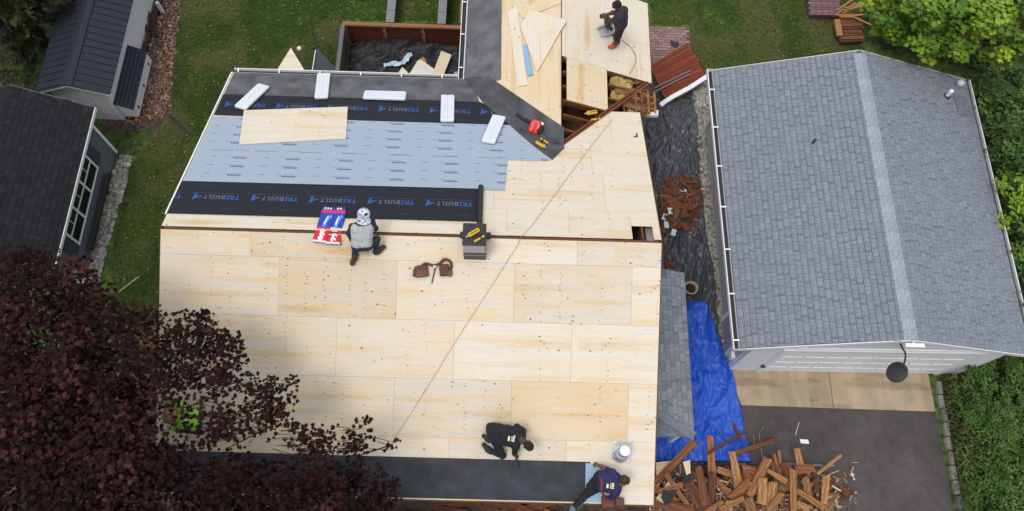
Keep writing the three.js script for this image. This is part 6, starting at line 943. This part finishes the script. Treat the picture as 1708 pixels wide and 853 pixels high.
// ---- bright green trees behind and beside the garage
reseed(801);
const GRN = [[0.15, 0.26, 0.022], [0.19, 0.30, 0.026], [0.11, 0.21, 0.022], [0.23, 0.33, 0.030], [0.07, 0.14, 0.020]], GDK = [[0.05, 0.105, 0.022], [0.07, 0.135, 0.026], [0.038, 0.082, 0.018], [0.09, 0.16, 0.03]];
const at = (x, y, h, r) => [atY(x, y, h), r];
tree('maple_tree', 'bright yellow-green maple behind the timber stack', 'tree', V(12.6, 0, -11.5), 2.6, [at(1488, 18, 3.6, 0.62), at(1512, 2, 4.2, 0.8), at(1510, 45, 3.4, 0.6), at(1478, 48, 3.0, 0.36), at(1540, 10, 4.6, 0.75)], 46, MAPLE, 0.15, GRN, 'trees behind the garage', 0.8, 13);
tree('maple_tree', 'bright yellow-green maple overhanging the garage back rake', 'tree', V(14.2, 0, -10.8), 2.8, [at(1560, 30, 4.2, 0.85), at(1585, 62, 3.8, 0.62), at(1600, 15, 4.6, 0.8), at(1555, 70, 3.5, 0.45), at(1575, 5, 4.8, 0.7)], 46, MAPLE, 0.15, GRN, 'trees behind the garage', 0.8, 13);
tree('maple_tree', 'green maple spreading beyond the garage back corner vent', 'tree', V(16.4, 0, -10.2), 2.8, [at(1650, 25, 4.4, 0.8), at(1690, 50, 4.4, 0.85), at(1640, 65, 3.6, 0.6), at(1705, 10, 5, 0.9), at(1680, 85, 3.8, 0.55), at(1625, 5, 4.5, 0.7)], 46, MAPLE, 0.15, GRN, 'trees behind the garage', 0.8, 13);
tree('broadleaf_tree', 'mid-green bushy tree along the garage east gutter', 'tree', V(15.2, 0, -5.8), 1.5, [at(1650, 170, 2.2, 0.6), at(1690, 190, 2.8, 0.85), at(1670, 235, 2.4, 0.62), at(1700, 150, 3, 0.7), at(1705, 250, 2.8, 0.8), at(1640, 135, 2, 0.5)], 42, OVAL, 0.14, GDK, 'trees along the garage', 1.0, 13);
tree('broadleaf_tree', 'mid-green bushy tree at the middle of the garage east side', 'tree', V(15.0, 0, -3.0), 1.3, [at(1690, 300, 2.4, 0.75), at(1712, 340, 2.6, 0.8), at(1685, 345, 2, 0.5), at(1705, 400, 2.4, 0.7), at(1720, 280, 2.8, 0.8)], 42, OVAL, 0.14, [...GDK, ...GRN.slice(0, 2)], 'trees along the garage', 1.0, 13);
tree('broadleaf_tree', 'mid-green bushy tree near the garage front east corner', 'tree', V(14.6, 0, -0.6), 1.2, [at(1712, 450, 2.2, 0.7), at(1725, 500, 2.2, 0.8), at(1722, 540, 1.6, 0.6)], 42, OVAL, 0.14, GDK, 'trees along the garage', 1.0, 12);
// dark understorey filling the gaps
const shrubLabels = ['dark green shrub against the garage front east corner', 'tall grassy shrub beside the driveway edging', 'green shrub by the driveway edging, below the grassy one', 'loose green shrub at the far end of the driveway edging', 'dark shrub deep in the hedge bed behind the edging', 'yellow-green shrub in the middle of the hedge bed', 'broad green shrub at the outer side of the hedge bed', 'low shrub in the hedge bed closest to the street'];
reseed(851);
[[1610, 625], [1650, 650], [1605, 720], [1630, 800], [1660, 730], [1690, 670], [1700, 780], [1670, 850]].forEach(([x, y], i) => { const b = atY(x, y, 0.0); const t = tree('hedge_shrub', shrubLabels[i], 'shrub', b, 0.25, [0, 1, 2, 3].map(() => [b.clone().add(V(rr(-0.45, 0.5), rr(0.35, 0.9), rr(-0.5, 0.5))), rr(0.35, 0.5)]), 34, OVAL, i % 2 ? 0.10 : 0.085, i % 3 === 1 ? [...GDK, [0.10, 0.13, 0.03]] : GDK, 'hedge along the driveway', 1.2, 14); });
reseed(861);
{ const L = []; const fill = (pl, n, h0, h1, cols, s) => { const P2 = vp(pl), xs = pl.map(a => a[0]), ys = pl.map(a => a[1]); let m = 0; while (m < n) { const x = rr(Math.min(...xs), Math.max(...xs)), y = rr(Math.min(...ys), Math.max(...ys)); if (!poly2in(P2, x, y)) continue; m++; const p = atY(x, y, 0), c = pick(cols), H = h0 + (h1 - h0) * vnoise(p.x * 1.6, p.z * 1.6, 3); const sz = rr(0.5, 1.6), grassy = rnd() < 0.3; for (let i = 0; i < 9; i++) L.push([p.clone().add(V(rr(-0.16, 0.16), rr(0.05, H), rr(-0.16, 0.16))), rq(grassy ? 0.5 : 1.1), grassy ? V(s * 0.5, s * rr(2.2, 4), s) : s * sz * rr(0.6, 1.2), tone(c, 0.4)]); } };
  fill([[1575, 640], [1600, 628], [1640, 605], [1760, 585], [1780, 880], [1608, 880]], 1900, 0.1, 1.0, [...GDK, [0.10, 0.13, 0.03], [0.14, 0.17, 0.04], [0.06, 0.05, 0.025]], 0.09);
  fill([[1615, 140], [1640, 130], [1760, 130], [1790, 600], [1700, 600]], 1500, 0.2, 0.9, [[0.025, 0.055, 0.014], [0.034, 0.07, 0.016]], 0.12);
  fill([[1440, 0], [1760, -20], [1760, 130], [1640, 128], [1600, 112], [1470, 78], [1440, 60]], 1300, 0.1, 0.8, [[0.014, 0.026, 0.009], [0.02, 0.035, 0.012], [0.03, 0.022, 0.013]], 0.11);
  const o = inst('undergrowth', OVAL, leafM(0.7), L); tag(o, 'low green undergrowth round the garage and along the driveway', 'undergrowth'); }
// ---- brown-green conifer at the coop
reseed(871);
{ const base = V(-14.3, 0, -8.3), t = thing('conifer_tree', 'dull olive-brown conifer beside the coop roof', 'tree', base), L = [], cols = [[0.045, 0.045, 0.024], [0.06, 0.055, 0.032], [0.032, 0.034, 0.02], [0.075, 0.068, 0.042]]; const twig = merge([0, 1, 2, 3, 4, 5, 6].map(i => { const g = new THREE.ConeGeometry(0.035, 0.55, 3, 1); g.translate(0, 0.28, 0); g.rotateZ((i - 3) * 0.26); g.rotateY(i * 0.3); return g; }));
  const ends = []; for (let k = 0; k < 190; k++) { const h = rr(0.6, 4.8), R = 2.35 * (1 - h / 6.0), a = rr(0, 6.283), r = R * Math.sqrt(rnd()) , c = V(Math.cos(a) * r, h, Math.sin(a) * r), ct = pick(cols); if (k % 4 === 0) ends.push(c); for (let i = 0; i < 22; i++) { const d = V(rr(-0.28, 0.28), rr(-0.14, 0.14), rr(-0.28, 0.28)); TQ.setFromUnitVectors(Y1, V(Math.cos(a) + rr(-0.6, 0.6), rr(-0.1, 0.7), Math.sin(a) + rr(-0.6, 0.6)).normalize()); L.push([c.clone().add(d), TQ.clone(), rr(0.35, 0.75), tone(ct, 0.3)]); } }
  inst('crown', twig, leafM(0.8), L, t); part('trunk', branches(V(0, -0.1, 0), V(0, 4.6, 0), ends.slice(0, 24), 0.14), bark, t); }
// ---- lawn grass, weeds, gravel, leaf litter
reseed(901);
{
  const blade = merge([0, 1, 2, 3, 4, 5].map(i => { const g = new THREE.BufferGeometry(), a = i * 1.05, w = 0.006, h = 0.05 + 0.012 * (i % 3), b = 0.022 + 0.008 * (i % 2), c = Math.cos(a), s = Math.sin(a); g.setAttribute('position', new THREE.Float32BufferAttribute([-w * s + 0.012 * c, 0, w * c + 0.012 * s, w * s + 0.012 * c, 0, -w * c + 0.012 * s, (b + 0.012) * c, h, (b + 0.012) * s], 3)); g.setAttribute('uv', new THREE.Float32BufferAttribute([0, 0, 1, 0, 0.5, 1], 2)); g.computeVertexNormals(); return g; }));
  const L = [], cols = [[0.115, 0.20, 0.036], [0.145, 0.235, 0.042], [0.09, 0.16, 0.03], [0.22, 0.235, 0.085]], FL = [];
  const area = (pl, n) => { const w = pl.map(p => atY(p[0], p[1], 0)), q = w.map(p => new THREE.Vector2(p.x, p.z)), xs = q.map(a => a.x), ys = q.map(a => a.y); let m = 0; while (m < n) { const x = rr(Math.min(...xs), Math.max(...xs)), z = rr(Math.min(...ys), Math.max(...ys)); if (!poly2in(q, x, z)) continue; m++; const f = fbm(x * 0.9, z * 0.9, 51, 3), c = f > 0.58 || rnd() < 0.08 ? cols[3] : f < 0.42 ? cols[2] : pick(cols); L.push([V(x, 0, z), TQ.setFromAxisAngle(Y1, rr(0, 6.28)).clone(), rr(0.6, 1.25) * (0.7 + 0.6 * f), tone(c, 0.25)]); if (rnd() < 0.0022) FL.push([V(x, rr(0.04, 0.07), z), TQ.clone(), rr(0.35, 0.9), rnd() < 0.75 ? tone([0.50, 0.46, 0.12], 0.3) : tone([0.5, 0.5, 0.45], 0.3)]); } };
  area([[300, -40], [575, -40], [575, 60], [560, 140], [390, 125], [300, 300], [268, 380], [262, 545], [190, 520], [185, 430], [215, 280], [280, 200], [290, 80]], 52000);
  area([[575, -60], [775, -60], [775, 36], [575, 34]], 9000); area([[1085, -60], [1440, -60], [1440, 80], [1190, 118], [1175, 130], [1150, 70], [1150, 42], [1085, 42]], 26000);
  const o = inst('lawn_grass', blade, new THREE.MeshStandardMaterial({ roughness: 0.9, side: THREE.DoubleSide }), L); tag(o, 'short green grass of the lawns round the house', 'grass');
  const f = inst('lawn_flowers', new THREE.IcosahedronGeometry(0.022, 0), M([1, 1, 1], 0.8), FL); tag(f, 'pale flower heads scattered in the lawn', 'flowers');
  // gravel beds
  const st = new THREE.IcosahedronGeometry(0.05, 1), sp = st.attributes.position; for (let i = 0; i < sp.count; i++) { const x = sp.getX(i), y = sp.getY(i), z = sp.getZ(i), k = 0.8 + 0.4 * vnoise(x * 40 + 9, y * 40 + z * 30, 3); sp.setXYZ(i, x * k, y * k * 0.6, z * k); } st.computeVertexNormals();
  const bed = (pl, n, cols2, name, lab, smin = 0.5, smax = 1.4) => { const w = pl.map(p => atY(p[0], p[1], 0)), q = w.map(p => new THREE.Vector2(p.x, p.z)), xs = q.map(a => a.x), ys = q.map(a => a.y), G = []; let m = 0; while (m < n) { const x = rr(Math.min(...xs), Math.max(...xs)), z = rr(Math.min(...ys), Math.max(...ys)); if (!poly2in(q, x, z)) continue; m++; G.push([V(x, rr(0.01, 0.05), z), new THREE.Quaternion().setFromEuler(TE.set(rr(-0.4, 0.4), rr(0, 6), rr(-0.4, 0.4))), rr(smin, smax), tone(pick(cols2), 0.25)]); } tag(inst(name, st, M([1, 1, 1], 0.9), G), lab, 'gravel'); };
  const gc = [[0.30, 0.29, 0.26], [0.20, 0.19, 0.17], [0.38, 0.36, 0.33], [0.26, 0.27, 0.24], [0.13, 0.12, 0.11], [0.34, 0.30, 0.23]];
  bed([[1155, 145], [1188, 128], [1192, 150], [1200, 400], [1216, 600], [1206, 600], [1186, 450], [1172, 330], [1160, 200]], 3600, gc, 'gravel_strip', 'mixed grey gravel strip along the garage west wall');
  bed([[204, 258], [218, 262], [212, 300], [185, 390], [165, 470], [128, 470], [160, 385], [190, 290]], 1700, gc, 'gravel_strip', 'pale gravel strip below the dark shed window');
  // leaf litter in the mulch bed
  const LL = [], lc = [[0.16, 0.085, 0.055], [0.24, 0.15, 0.10], [0.09, 0.045, 0.035], [0.32, 0.24, 0.18], [0.055, 0.03, 0.025], [0.13, 0.05, 0.035]], q = [[270, -40], [305, -40], [292, 90], [283, 190], [232, 205], [212, 205], [232, 150], [248, 90]].map(p => atY(p[0], p[1], 0)).map(p => new THREE.Vector2(p.x, p.z)), xs = q.map(a => a.x), ys = q.map(a => a.y); let m = 0; while (m < 7000) { const x = rr(Math.min(...xs), Math.max(...xs)), z = rr(Math.min(...ys), Math.max(...ys)); if (!poly2in(q, x, z)) continue; m++; LL.push([V(x, rr(0.01, 0.06), z), rq(0.5), rr(0.05, 0.12), tone(pick(lc), 0.3)]); } tag(inst('leaf_litter', OVAL, leafM(0.9), LL), 'dry brown leaf litter on the bed beside the coop', 'leaf litter');
}
renderer.render(scene, camera);
